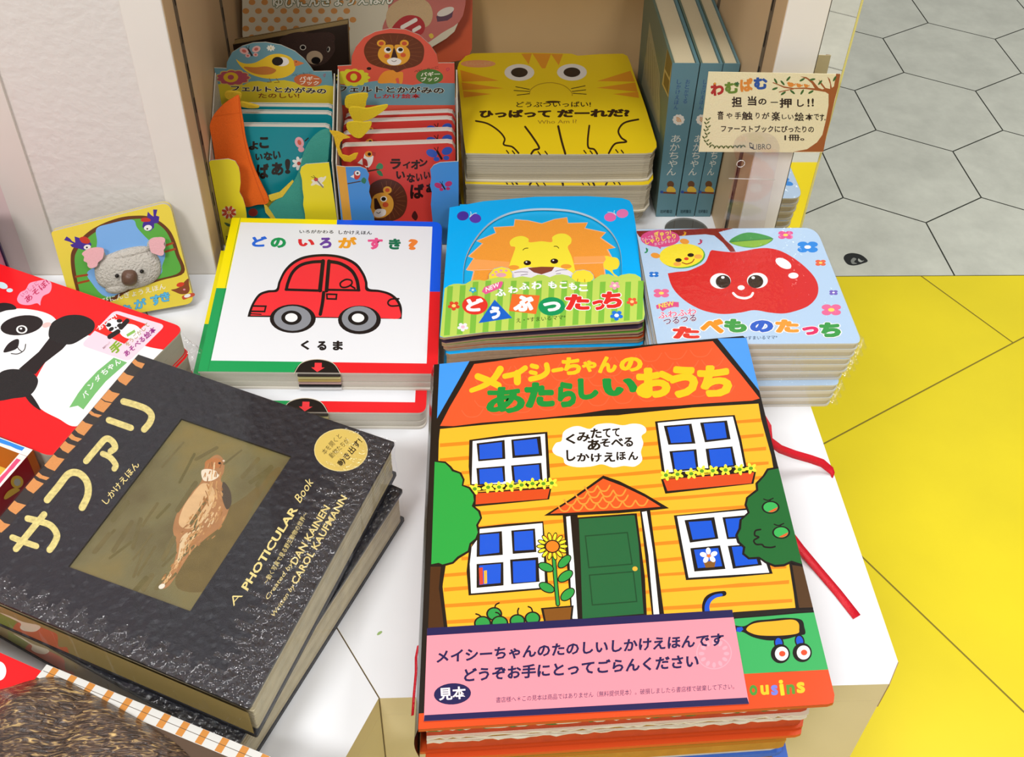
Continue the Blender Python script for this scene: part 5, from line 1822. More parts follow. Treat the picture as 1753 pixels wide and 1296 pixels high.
def display_box(label, x0, x1, yf, yb, zf, zb, front_px, header_px, front_col, head_col, front_art, head_art):
    r = thing('display_box', label, 'box', ((x0 + x1) / 2, (yf + yb) / 2, 0.0002), 'counter display boxes')
    CARD = paint('#cdc6b6', 0.7, 'board')
    pf_, ph_ = PY(yf), PY(yb)
    m = MB()
    b0, b1 = Vector((x0, yf, 0.001)), Vector((x1, yf, 0.001))
    cx = lambda v: Vector((min(max(v.x, x0), x1), v.y, v.z))
    fp = [cx(pf_.hit(p)) for p in front_px] + [b1, b0]
    upright(m, fp, 0.0008, paint(front_col, 0.4), CARD)
    a = Art(pf_, None, rough=0.4)
    front_art(a)
    a.into(m)
    m.build('front_panel', r)
    m = MB()
    h0, h1 = Vector((x0 + 0.0008, yb, 0.001)), Vector((x1 - 0.0008, yb, 0.001))
    upright(m, [cx(ph_.hit(p)) for p in header_px] + [h1, h0], 0.0010, paint(head_col, 0.4), CARD)
    a = Art(ph_, None, rough=0.4)
    head_art(a)
    a.into(m)
    m.build('header_card', r)
    for x, s in ((x0, 1), (x1, -1)):
        m = MB()
        q = [Vector((x, yf + 0.0009, 0.001)), Vector((x, yb - 0.0002, 0.001)), Vector((x, yb - 0.0002, zb)), Vector((x, yf + 0.0009, zf))]
        m.prism(q, [p + Vector((s * 0.0009, 0, 0)) for p in q], CARD)
        m.build('side_wall', r)
    m = MB(); m.box((x0 + 0.001, yf + 0.001, 0.0002), (x1 - 0.001, yb - 0.001, 0.0012), CARD); m.build('box_bottom', r)
    return r


def butterfly(a, x, y, s, c, c2='#d97a4a', rot=0):
    for dx, dy, rx, ry, r in ((-1.0, -.25, .75, .5, 20), (.95, -.55, .7, .5, -20), (-.4, .5, .4, .3, 0), (.85, .35, .4, .3, 0)):
        a.ell(x + dx * s, y + dy * s, rx * s, ry * s, c, rot=r + rot)
        if c2:
            a.ell(x + dx * s, y + dy * s, rx * s * .5, ry * s * .5, c2, rot=r + rot)
    a.line([(x - .3 * s, y - .5 * s), (x + .25 * s, y + .45 * s)], .28 * s, '#2a1f22')
    a.line([(x - .3 * s, y - .5 * s), (x - .7 * s, y - .95 * s)], .1 * s, '#2a1f22').line([(x - .3 * s, y - .5 * s), (x - .2 * s, y - 1.05 * s)], .1 * s, '#2a1f22')


def chick_front(a):
    a.zoom(340, 180, 3.7565)
    a.ell(195, 690, 46, 38, '#e9d9b8')
    for k in range(8):
        an = math.radians(45 * k + 20)
        a.ell(195 + 31 * math.cos(an), 690 + 27 * math.sin(an), 18, 9, '#c4442c', rot=45 * k + 20)
    a.ell(195, 690, 10, 9, '#e8b83a').blob([(165, 755), (190, 760), (215, 775), (205, 782), (180, 775)], '#4d6a3a')
    a.ell(760, 490, 46, 12, '#efe9cf', rot=-35).ell(765, 500, 44, 12, '#efe9cf', rot=25).ell(800, 480, 30, 9, '#efe9cf', rot=-50)
    a.line([(765, 488), (800, 528)], 9, '#8d8a84').ell(755, 478, 14, 12, '#c44a45').line([(750, 468), (724, 460)], 3, '#30241c').line([(752, 466), (738, 452)], 3, '#30241c')
    a.text('ひ', (175, 870), (215, 870), 30, '#2a1a12', bold=.03)


def chick_head(a):
    a.zoom(360, 0, 5.8367)
    a.poly([(75, 842), (160, 825), (250, 832), (330, 850), (400, 815), (480, 808), (560, 822), (650, 805), (740, 800), (830, 818), (920, 850), (1050, 865), (1150, 850), (1236, 862), (1262, 950), (1262, 1050), (110, 1050)], '#dcc431')
    a.blob([(258, 592), (300, 620), (360, 636), (440, 628), (520, 590), (600, 548), (700, 538), (800, 572), (846, 640), (842, 705), (790, 752), (700, 782), (560, 784), (430, 752), (340, 698), (285, 640)], '#efc62e')
    a.blob([(338, 668), (450, 672), (560, 664), (648, 690), (652, 715), (600, 742), (500, 746), (420, 728), (370, 700)], '#c97a36')
    a.ell(715, 616, 72, 46, '#efe9df').ell(672, 612, 56, 44, '#1d1512').poly([(832, 602), (850, 598), (940, 632), (890, 652), (842, 664)], '#d77a3a').ell(858, 618, 8, 6, '#6a3a1a')
    a.line([(590, 785), (610, 820), (570, 822)], 7, '#8a6a22', curve=False).line([(660, 785), (690, 822), (640, 825)], 7, '#8a6a22', curve=False)
    butterfly(a, 400, 525, 62, '#e7b6ad', '#c9665a')
    for k in range(8):
        an = math.radians(45 * k)
        a.ell(605 + 26 * math.cos(an), 480 + 16 * math.sin(an), 17, 9, '#efe9d5', rot=45 * k)
    a.ell(605, 480, 9, 6, '#c9b24a')
    a.flower(228, 776, 178, 84, '#d9b65a', '#b5525c', 11).flower(228, 776, 165, 74, '#b4505c', '#b4505c', 11).ell(205, 772, 74, 50, '#e3b62c').ell(205, 772, 32, 25, '#b4505c')
    a.ell(975, 802, 140, 64, '#c9683a', rot=4).text('バギー', (890, 802), (1090, 808), 42, '#f2e3cf', bold=.03).text('ブック', (895, 845), (1085, 850), 42, '#f2e3cf', bold=.03)
    a.text('フェルトとかがみの', (205, 908), (1160, 938), 58, '#2b211a', bold=.035, edge='#f2ead4', edge_w=.035, up=(0, -1))
    a.text('たのしい!', (480, 978), (890, 978), 48, '#8a4a22', bold=.02)
    a.line([(1140, 770), (1130, 750), (1150, 740), (1140, 770)], 5, '#a84a5a')
    a.text('ベビーカーに', (815, 765), (1020, 735), 24, '#2b2a2a')


def lion_front(a):
    a.zoom(340, 180, 3.7565)
    a.poly([(888, 390), (944, 398), (985, 745), (990, 800), (935, 800)], '#e3a53c')
    a.blob([(1000, 430), (1020, 422), (1040, 435), (1035, 465), (1015, 480), (1000, 465)], '#c43a34').ell(1022, 437, 18, 16, '#f0ece4').ell(1022, 437, 7, 7, '#1f1714').poly([(975, 460), (1000, 445), (1000, 470)], '#f0ece4').line([(960, 505), (1040, 490)], 7, '#4a3a2c')
    a.blob([(1045, 490), (1060, 465), (1078, 480), (1068, 505)], '#2f7a5a')
    butterfly(a, 1575, 525, 34, '#c4336a', None)


def lion_head(a):
    a.zoom(600, 0, 5.8367)
    a.poly([(-190, 830), (-60, 850), (80, 840), (200, 815), (330, 800), (480, 835), (620, 850), (740, 825), (1043, 832), (1043, 1050), (-190, 1050)], '#6f99a4')
    a.blob([(135, 520), (160, 430), (240, 360), (340, 335), (440, 332), (560, 345), (670, 395), (728, 460), (735, 540), (710, 620), (640, 665), (540, 690), (460, 722), (380, 690), (270, 665), (180, 620)], '#6a3418')
    for k in range(22):
        an = 2 * math.pi * k / 22
        a.line([(435 + 150 * math.cos(an), 520 + 100 * math.sin(an)), (435 + 285 * math.cos(an), 520 + 172 * math.sin(an))], 2.5, '#94572f')
    a.blob([(275, 560), (290, 490), (350, 450), (420, 450), (435, 480), (450, 448), (520, 452), (580, 490), (594, 560), (560, 620), (490, 650), (400, 652), (320, 620)], '#e8a52f')
    for x in (308, 538):
        a.ell(x, 432, 44, 34, '#e8a52f').ell(x, 434, 26, 20, '#c8502e')
    a.ell(372, 500, 36, 30, '#f2ece2').ell(495, 500, 36, 30, '#f2ece2').ell(378, 494, 24, 18, '#1c1512').ell(500, 496, 24, 18, '#1c1512')
    a.poly([(430, 480), (442, 480), (472, 575), (445, 598), (405, 580)], '#3a1f16').blob([(368, 600), (435, 575), (505, 600), (490, 640), (430, 652), (380, 635)], '#f2ece2')
    a.line([(412, 606), (435, 615), (460, 604)], 5, '#2a1712').ell(365, 560, 28, 22, '#d8582c').ell(526, 550, 28, 22, '#d8582c')
    a.blob([(280, 830), (290, 770), (340, 715), (420, 700), (460, 722), (520, 720), (525, 780), (515, 832), (490, 832), (480, 780), (450, 790), (460, 832), (400, 830)], '#e8942f')
    a.ell(185, 685, 24, 15, '#2a1712')
    a.flower(25, 775, 172, 90, '#d9cf33', '#d9cf33', 13).ell(32, 768, 78, 58, '#cf3a2a').ell(32, 770, 34, 36, '#d9cf33')
    a.ell(790, 765, 136, 76, '#4f7a35', rot=2).text('バギー', (702, 765), (895, 760), 44, '#efe9d0', bold=.03).text('ブック', (702, 815), (885, 812), 44, '#efe9d0', bold=.03)
    a.text('フェルトとかがみの', (-130, 918), (935, 936), 66, '#2b211a', bold=.035, edge='#e9e4d0', edge_w=.035, up=(0, -1))
    a.text('しかけ絵本', (240, 984), (700, 984), 48, '#b82a2a', bold=.03)
    a.text('ベビーカーに', (640, 728), (880, 682), 26, '#2b1a1a')
    a.line([(968, 710), (958, 690), (978, 680), (988, 692), (968, 712)], 6, '#c03a5a')


cfx = [hb(p) for p in ((50, 368), (80, 356), (190, 346), (235, 360), (258, 400), (266, 440), (270, 500), (263, 560), (285, 600), (300, 650), (308, 700), (312, 800), (690, 800), (684, 700), (672, 640), (676, 590), (668, 540), (665, 480), (652, 430), (660, 400), (690, 380), (838, 369))]
chx = [ha(p) for p in ((85, 437), (180, 440), (182, 400), (215, 338), (280, 297), (350, 276), (430, 272), (530, 290), (620, 330), (680, 380), (722, 432), (740, 460), (856, 458))]
display_box('yellow counter box of teal chick books, its header showing a yellow chick', -0.2008, -0.0976, 0.784, 0.862, 0.0885, 0.128, cfx, chx, '#f0de2a', '#6c9aa4', chick_front, chick_head)
lfx = [hb(p) for p in ((888, 390), (944, 397), (1040, 396), (1078, 412), (1096, 445), (1090, 480), (1102, 520), (1096, 560), (1112, 610), (1104, 660), (1128, 720), (1135, 800), (1510, 800), (1494, 640), (1500, 560), (1488, 520), (1496, 470), (1490, 415), (1512, 386), (1552, 369), (1680, 362))]
lhx = [ha(p) for p in ((878, 425), (982, 420), (986, 360), (1012, 300), (1062, 242), (1135, 205), (1232, 184), (1330, 190), (1420, 226), (1490, 290), (1530, 350), (1541, 406), (1645, 405))]
display_box('blue and orange counter box of red lion books, its header showing a lion', -0.0952, 0.0090, 0.784, 0.866, 0.086, 0.130, lfx, lhx, '#4a93d8', '#dd5a44', lion_front, lion_head)


# ------------------------------------------------------------------ small felt books standing in the boxes
def lean(y0, y1, z1):
    return P3((0, y0, 0), (1, y0, 0), (0, y1, z1))


def slot_book(label, group, pl, top_px, x0, x1, cover, art, leafcol, thick=0.0082):
    tops = [pl.hit(p) for p in top_px]
    n = pl.n
    zax = (Vector((0, 1, 0)) - n * n.y)
    up_ = Vector((0, 0, 1)) - n * n.z
    up_.normalize()
    b0 = pl.o + Vector((x0 - pl.o.x, 0, 0)) + up_ * 0.004
    b1 = pl.o + Vector((x1 - pl.o.x, 0, 0)) + up_ * 0.004
    q = [b0] + tops + [b1]
    return book('felt_picture_book', label, 'book', [pix(p) for p in q], pl, thick, cover, pages=leafcol, leaves=4, art=art, board=0.0016, page_in=0.0003, group=group,
                edge='#ddd5c6', leaf_gap=0.25, crough=0.3)


cpl = lean(0.7985, 0.8090, 0.1)
TEAL = '#148a94'
a = Art(cpl, None, rough=0.3).zoom(340, 180, 3.7565)
INK = '#26160f'
for ch, x0, y0, x1, y1 in (('よ', 322, 232, 385, 288), ('こ', 390, 205, 452, 278), ('い', 365, 312, 412, 355), ('な', 418, 300, 475, 355), ('い', 478, 295, 528, 348), ('ば', 372, 375, 452, 475), ('あ', 468, 368, 546, 452), ('!', 555, 346, 590, 442)):
    a.text(ch, (x0, y1), (x1, y1), y1 - y0, INK, bold=.055)
a.ell(648, 240, 28, 36, '#efa9b0', rot=-20).ell(648, 240, 12, 18, '#d8624a', rot=-20).ell(660, 285, 20, 17, '#efa9b0').line([(685, 230), (705, 212)], 8, '#2a1f22')
for k in range(7):
    an = math.radians(360 / 7 * k)
    a.ell(645 + 26 * math.cos(an), 375 + 26 * math.sin(an), 20, 11, '#f4efe6', rot=360 / 7 * k)
a.ell(645, 375, 13, 12, '#c84a3a')
a.blob([(440, 600), (520, 575), (620, 600), (640, 680), (560, 720), (450, 700)], '#e8c43a')
a.ell(350, 690, 30, 26, '#c4443a')
chick = slot_book('front teal chick book with orange and green felt wings', 'teal chick books', cpl, [ha(p) for p in ((158, 845), (165, 822), (190, 812), (500, 815), (812, 818), (838, 828), (850, 855))], -0.1978, -0.1002, TEAL, a, '#dcd4c8')


def felt(parent, name, px, pl, col, t=0.0014, kind='cloth', lim=(-9, 9)):
    m = MB()
    pts = [pl.hit(p) for p in px]
    pts = [Vector((min(max(p.x, lim[0]), lim[1]), p.y, p.z)) for p in pts]
    n = pl.n
    ar_ = Vector((0, 0, 0))
    for i in range(1, len(pts) - 1):
        ar_ += (pts[i] - pts[0]).cross(pts[i + 1] - pts[0])
    if ar_.dot(n) < 0:
        pts = pts[::-1]
    m.prism([p - n * t for p in pts], pts, paint(col, 0.75, kind))
    return m.build(name, parent, 0.0004)


wpl2 = lean(0.7885, 0.8010, 0.1)
w1 = [hb(p) for p in smooth([(258, -60), (220, -45), (160, -5), (100, 60), (74, 120), (74, 160), (88, 230), (105, 340), (112, 420), (200, 560), (285, 640), (318, 655), (380, 640), (435, 636), (450, 600), (402, 500), (350, 380), (305, 220), (290, 120), (272, 20)], True, 3)]
felt(chick, 'felt_wing', w1, wpl2, '#f26a14', lim=(-0.1994, -0.0992))
m = MB()
a = Art(Plane(wpl2.o + wpl2.n * 0.0001, wpl2.n), None).zoom(340, 180, 3.7565)
a.line([(258, -50), (272, 100), (310, 300), (375, 500), (425, 625)], 5, '#d9560c').line([(90, 75), (180, 60), (262, 50)], 3, '#e06010')
a.into(m)
m.build('wing_stitching', chick)
tpl2 = lean(0.7880, 0.7990, 0.1)
w2 = [hb(p) for p in smooth([(835, 158), (785, 166), (735, 205), (695, 260), (668, 330), (650, 400), (612, 490), (520, 590), (452, 655), (470, 700), (500, 740), (690, 740), (700, 560), (760, 440), (826, 375), (838, 280), (846, 195)], True, 3)]
felt(chick, 'felt_wing', w2, tpl2, '#3f9c8c', lim=(-0.1994, -0.0992))
st3 = Plane(tpl2.o + tpl2.n * 0.0003, tpl2.n)
felt(chick, 'strap', [hb(p) for p in ((612, 492), (604, 482), (520, 560), (450, 580), (455, 605), (470, 618), (540, 590))], st3, '#e3c43c', 0.0008)
felt(chick, 'strap', [hb(p) for p in ((420, 640), (440, 650), (470, 690), (498, 735), (470, 735), (430, 690))], st3, '#e3c43c', 0.0008)
c2 = dup(chick, 'second teal chick book from the front of the yellow box', move=(0.0006, 0.0198, 0.0006), group='teal chick books', skip=('felt_wing', 'strap', 'wing_stitching'))
c3 = dup(chick, 'rearmost teal chick book, a yellow strap tied at its corner', move=(0.0002, 0.0345, -0.0010), group='teal chick books', skip=('felt_wing', 'strap', 'wing_stitching'))
kpl = PY(0.8285)
felt(c3, 'strap', [ha(p) for p in smooth([(170, 600), (200, 592), (262, 600), (275, 625), (258, 655), (300, 665), (390, 690), (330, 697), (255, 680), (200, 645), (172, 625)], True, 3)], kpl, '#e6c02c', 0.003)

lpl3 = lean(0.7995, 0.8095, 0.1)
RDC = '#d8423a'
a = Art(lpl3, None, rough=0.3).zoom(340, 180, 3.7565)
for ch, x0, y0, x1, y1 in (('ラ', 1232, 345, 1302, 412), ('イ', 1312, 362, 1362, 408), ('オ', 1365, 352, 1425, 412), ('ン', 1418, 345, 1472, 395), ('い', 1270, 425, 1328, 475), ('な', 1338, 440, 1392, 498), ('い', 1398, 440, 1440, 490), ('い', 1448, 428, 1490, 475), ('ば', 1360, 505, 1450, 602), ('ぁ', 1462, 505, 1520, 565)):
    a.text(ch, (x0, y1), (x1, y1), y1 - y0, '#2a120e', bold=.05)
butterfly(a, 1550, 322, 50, '#3a5cb8', None)
a.blob([(1068, 312), (1095, 298), (1122, 312), (1120, 360), (1100, 395), (1078, 400), (1060, 365)], '#f2ece2').ell(1095, 315, 26, 20, '#e8943a').ell(1098, 315, 11, 11, '#1f1714').poly([(1112, 298), (1140, 305), (1135, 330), (1118, 325)], '#b83a34')
a.poly([(1022, 372), (1052, 342), (1056, 385)], '#f2ece2').blob([(1056, 345), (1080, 352), (1088, 390), (1066, 385)], '#c23a34').line([(1085, 400), (1090, 420)], 5, '#4a2a1c').line([(1050, 432), (1160, 412)], 10, '#4a2a22')
a.blob([(1140, 405), (1160, 372), (1185, 385), (1180, 410)], '#3f8a5c').blob([(1145, 425), (1170, 422), (1186, 455), (1160, 450)], '#2f7a4c')
a.blob([(1090, 600), (1100, 520), (1160, 480), (1230, 476), (1300, 510), (1338, 580), (1336, 660), (1300, 720), (1220, 750), (1130, 745)], '#5a2e1c')
for k in range(14):
    an = math.radians(-110 + 16 * k)
    a.line([(1215 + 60 * math.cos(an), 612 + 60 * math.sin(an)), (1215 + 118 * math.cos(an), 612 + 125 * math.sin(an))], 2.2, '#86502f')
a.blob([(1110, 640), (1130, 580), (1190, 562), (1240, 590), (1254, 640), (1235, 690), (1180, 725), (1120, 715)], '#e0a03a').ell(1214, 546, 28, 24, '#e0a03a').ell(1214, 546, 15, 13, '#c8502e')
a.ell(1190, 603, 22, 18, '#f2ece2').ell(1190, 603, 15, 13, '#1c1512').ell(1202, 640, 20, 17, '#c8502e').poly([(1128, 600), (1145, 598), (1178, 665), (1150, 680), (1130, 665)], '#3a1f16')
a.blob([(1128, 690), (1150, 668), (1200, 672), (1200, 705), (1160, 722), (1130, 712)], '#f2ece2').line([(1145, 690), (1158, 695), (1170, 686)], 4, '#2a1712')
a.blob([(1370, 715), (1390, 680), (1410, 715), (1395, 742)], '#4a1c1a')
lion = slot_book('front red lion book with a yellow ribbon loop on its corner', 'red lion books', lpl3, [hb(p) for p in ((915, 300), (920, 280), (940, 268), (1280, 256), (1600, 244), (1632, 250), (1652, 285))], -0.0930, 0.0062, RDC, a, '#d9cfc6')
yl = PY(0.7905)
felt(lion, 'ribbon_loop', [hb(p) for p in ((840, 165), (900, 172), (975, 210), (930, 218), (912, 240), (905, 270), (925, 320), (965, 330), (1000, 312), (1026, 310), (1010, 345), (975, 366), (935, 360), (900, 320), (882, 260), (870, 205))], yl, '#e3b81f', 0.0012)
pls = []
for k, (mv, lab, px_) in enumerate((((0, 0.0180, 0.0010), 'second red lion book behind the front one, a yellow bow at its corner', ((952, 798), (1000, 785), (1060, 790), (1112, 788), (1098, 830), (1068, 865), (1040, 888), (1000, 880), (960, 840))),
                                   ((0, 0.0345, 0.0025), 'third red lion book from the front, with a long yellow bow', ((965, 700), (1010, 690), (1080, 700), (1150, 686), (1218, 678), (1180, 720), (1110, 765), (1060, 780), (1010, 790), (978, 745))),
                                   ((0.0008, 0.0465, 0.0022), 'rearmost red lion book with a yellow tape over its corner', ((948, 625), (1020, 605), (1088, 606), (1078, 650), (1068, 690), (1000, 700), (945, 688))))):
    o = dup(lion, lab, move=mv, group='red lion books', skip=('ribbon_loop',))
    yk = 0.806 + mv[1] - 0.0055
    bow = PY(yk)
    felt(o, 'yellow_bow', [ha(p) for p in smooth(px_, True, 3)], bow, '#e6c824', 0.002)

# ------------------------------------------------------------------ books behind the boxes
ppk = lean(0.945, 1.028, 0.2)
pk_px = [(414, -60), (792, -60), (786, 0), (784, 40), (778, 54), (764, 66), (700, 104), (640, 150), (596, 200), pix((-0.085, 0.951, 0.016)), pix((-0.188, 0.951, 0.016)), (415, 60)]
a = Art(ppk, None, rough=0.5).zoom(360, 0, 5.8367)
for r in range(6):
    for c in range(15):
        x, y = 355 + c * 126 + (r % 2) * 62, -66 + r * 88
        if x < 1430 - (60 if y > 200 else 0):
            a.ell(x, y, 34, 29, '#cf8a3c')
a.zoom(340, 0, 3.7565)
a.blob([(1180, 200), (1215, 90), (1250, -60), (1480, -200), (1700, -200), (1700, 100), (1560, 215), (1400, 320), (1200, 400)], '#bf665a', 4)
a.text('ゆびにんぎょうえほん', (478, 52), (1250, 28), 78, '#efe9d6', bold=.03, edge='#35592a', edge_w=.05)
a.blob([(1205, 120), (1225, 50), (1290, 0), (1380, -20), (1470, 10), (1505, 80), (1490, 150), (1440, 180), (1330, 190), (1230, 185)], '#d2b184', kind='plush')
a.blob([(1240, 190), (1290, 125), (1350, 98), (1420, 110), (1455, 160), (1440, 215), (1380, 235), (1290, 215)], '#b01c1c').line([(1310, 175), (1395, 128)], 26, '#eadfd0', curve=False).line([(1385, 195), (1420, 175)], 24, '#eadfd0', curve=False)
a.poly([(1528, 105), (1640, 55), (1630, 110), (1600, 132), (1535, 140)], '#5a3446').ell(1588, 75, 58, 24, '#d8cdbf', rot=-22)
a.blob([(1480, 225), (1500, 215), (1512, 235), (1495, 248)], '#d8b53a')
book('puppet_picture_book', 'polka dotted finger puppet book leaning at the back of the alcove', 'book', pk_px, ppk, 0.012, '#d3c8ad', pages='#c9bc9a', leaves=3, art=a, page_in=0.0006, edge='#c9bc9a')
ppk2 = ppk.lower(0.0165)
o2 = [(560, -60), (808, -60), (809, 0), (808, 84), (803, 95), (790, 103), (740, 112), (660, 150), pix((-0.080, 0.968, 0.022)), pix((-0.13, 0.968, 0.022))]
book('puppet_picture_book', 'orange red book propped behind the polka dotted one, its rounded page corner showing', 'book', o2, ppk2, 0.010, '#c8542a', pages='#bdb08c', leaves=4, page_in=0.0008, edge='#bdb08c', leaf_gap=0.2)
bpl3 = lean(0.892, 0.905, 0.15)
b_px = [hh(p) for p in ((225, 445), (1372, 240), (1390, 650))] + [pix((-0.088, 0.893, 0.003)), pix((-0.188, 0.893, 0.003))]
a = Art(bpl3, None, rough=0.4).zoom(360, 0, 5.8367)
a.blob([(690, 420), (720, 370), (800, 335), (900, 318), (1020, 330), (1110, 322), (1200, 325), (1245, 365), (1240, 430), (1245, 500), (1200, 580), (1130, 640), (1000, 660), (880, 560), (760, 480)], '#3a2318', kind='plush')
a.ell(926, 474, 32, 28, '#c9bfae').ell(926, 474, 23, 20, '#1a1210').ell(1180, 493, 16, 28, '#c9bfae', rot=10).ell(1176, 493, 11, 22, '#1a1210', rot=10)
a.ell(1042, 575, 82, 68, '#b59b7c').ell(1055, 605, 46, 36, '#17110f')
book('puppet_picture_book', 'dark brown bear book standing slanted behind the chick display header', 'book', b_px, bpl3, 0.013, '#2c2019', pages='#a18b5c', leaves=3, art=a, page_in=0.0004, edge='#8f7a50')

# ------------------------------------------------------------------ tiger books
tpl = PZ(0.0765)
t_px = [ht(p) for p in ((140, 985), (128, 900), (86, 440), (96, 405), (140, 360), (185, 343), (500, 338), (820, 345), (860, 358), (1000, 348), (1150, 345), (1180, 360), (1200, 410), (1300, 700), (1366, 915), (1368, 945), (1340, 980), (1300, 986), (900, 992), (400, 990))]
a = Art(tpl, None, rough=0.35).zoom(760, 0, 3.7565)
TO, TI = '#e89a24', '#33200f'
for p in ([(498, 346), (566, 343), (545, 415)], [(568, 343), (690, 346), (652, 440), (630, 440)], [(688, 346), (766, 348), (738, 420)], [(104, 450), (355, 520), (116, 525)], [(114, 530), (385, 568), (120, 580)], [(122, 585), (305, 605), (128, 628)],
          [(1200, 455), (985, 522), (1228, 525)], [(1230, 530), (980, 565), (1245, 590)], [(1248, 590), (1085, 605), (1255, 630)]):
    a.poly(p, TO)
a.ell(220, 410, 112, 24, '#e8a06a')
a.text('たのしいしかけ', (140, 420), (300, 420), 22, '#e9c08a')
for x, y in ((485, 466), (823, 465)):
    a.ell(x, y, 96, 54, '#e9e4da')
    a.ell(x, y, 54, 31, '#2a1e17')
a.line([(550, 605), (560, 575), (610, 543), (690, 532), (770, 550), (818, 590), (825, 615)], 5, '#b5901a')
for p in ([(462, 558), (550, 575)], [(450, 582), (548, 588)], [(470, 612), (548, 603)], [(820, 570), (908, 552)], [(825, 588), (912, 578)], [(830, 600), (915, 606)]):
    a.line(p, 5, TI)
a.ell(702, 655, 50, 7, TI)
a.text('どうぶついっぱい!', (465, 690), (945, 688), 36, TI, bold=.02)
a.text('ひっぱって', (228, 758), (690, 756), 52, TI, bold=.065).text('だーれだ?', (728, 756), (1195, 752), 52, TI, bold=.065)
a.text('Who Am I?', (602, 797), (855, 792), 24, '#a8841c', bold=.01)
for p, w_ in (([(205, 778), (280, 795), (350, 840), (390, 890), (385, 930), (440, 945), (480, 985)], 11), ([(522, 815), (570, 880), (612, 950), (580, 965), (562, 988)], 13), ([(735, 812), (755, 900), (780, 988)], 14),
              ([(935, 808), (925, 900), (930, 950), (965, 960), (985, 988)], 12), ([(1250, 768), (1160, 790), (1122, 840), (1140, 885), (1172, 912), (1100, 925), (1060, 985)], 12)):
    a.line(p, w_, TI)
for x, y in ((402, 970), (440, 972), (605, 978), (650, 975), (900, 970), (940, 972), (1105, 965), (1140, 968)):
    a.line([(x, y - 2), (x + 14, y + 16)], 8, TI)
tig = book('lift_flap_book', 'thick yellow tiger faced board book on top of its pile', 'book', t_px, tpl, 0.0300, '#f0d019', pages='#cdc2a8', leaves=9, art=a, board=0.0016, page_in=0.0015, group='yellow tiger books', edge='#d9cfae', back='#e9e2cf', leaf_gap=0.1, crough=0.35)
dup(tig, 'middle yellow tiger book, its cover edge peeking out', move=(0.0012, -0.0042, -0.0302), rot=-0.015, group='yellow tiger books')
m3 = dup(tig, 'lowest yellow tiger book of the pile, resting on the alcove floor', move=(-0.0035, 0.0030, -0.0462), rot=0.006, group='yellow tiger books')
m3.scale = (1, 1, 0.525)

# ------------------------------------------------------------------ three blue spined books
SB, SG = '#648e98', '#66796a'


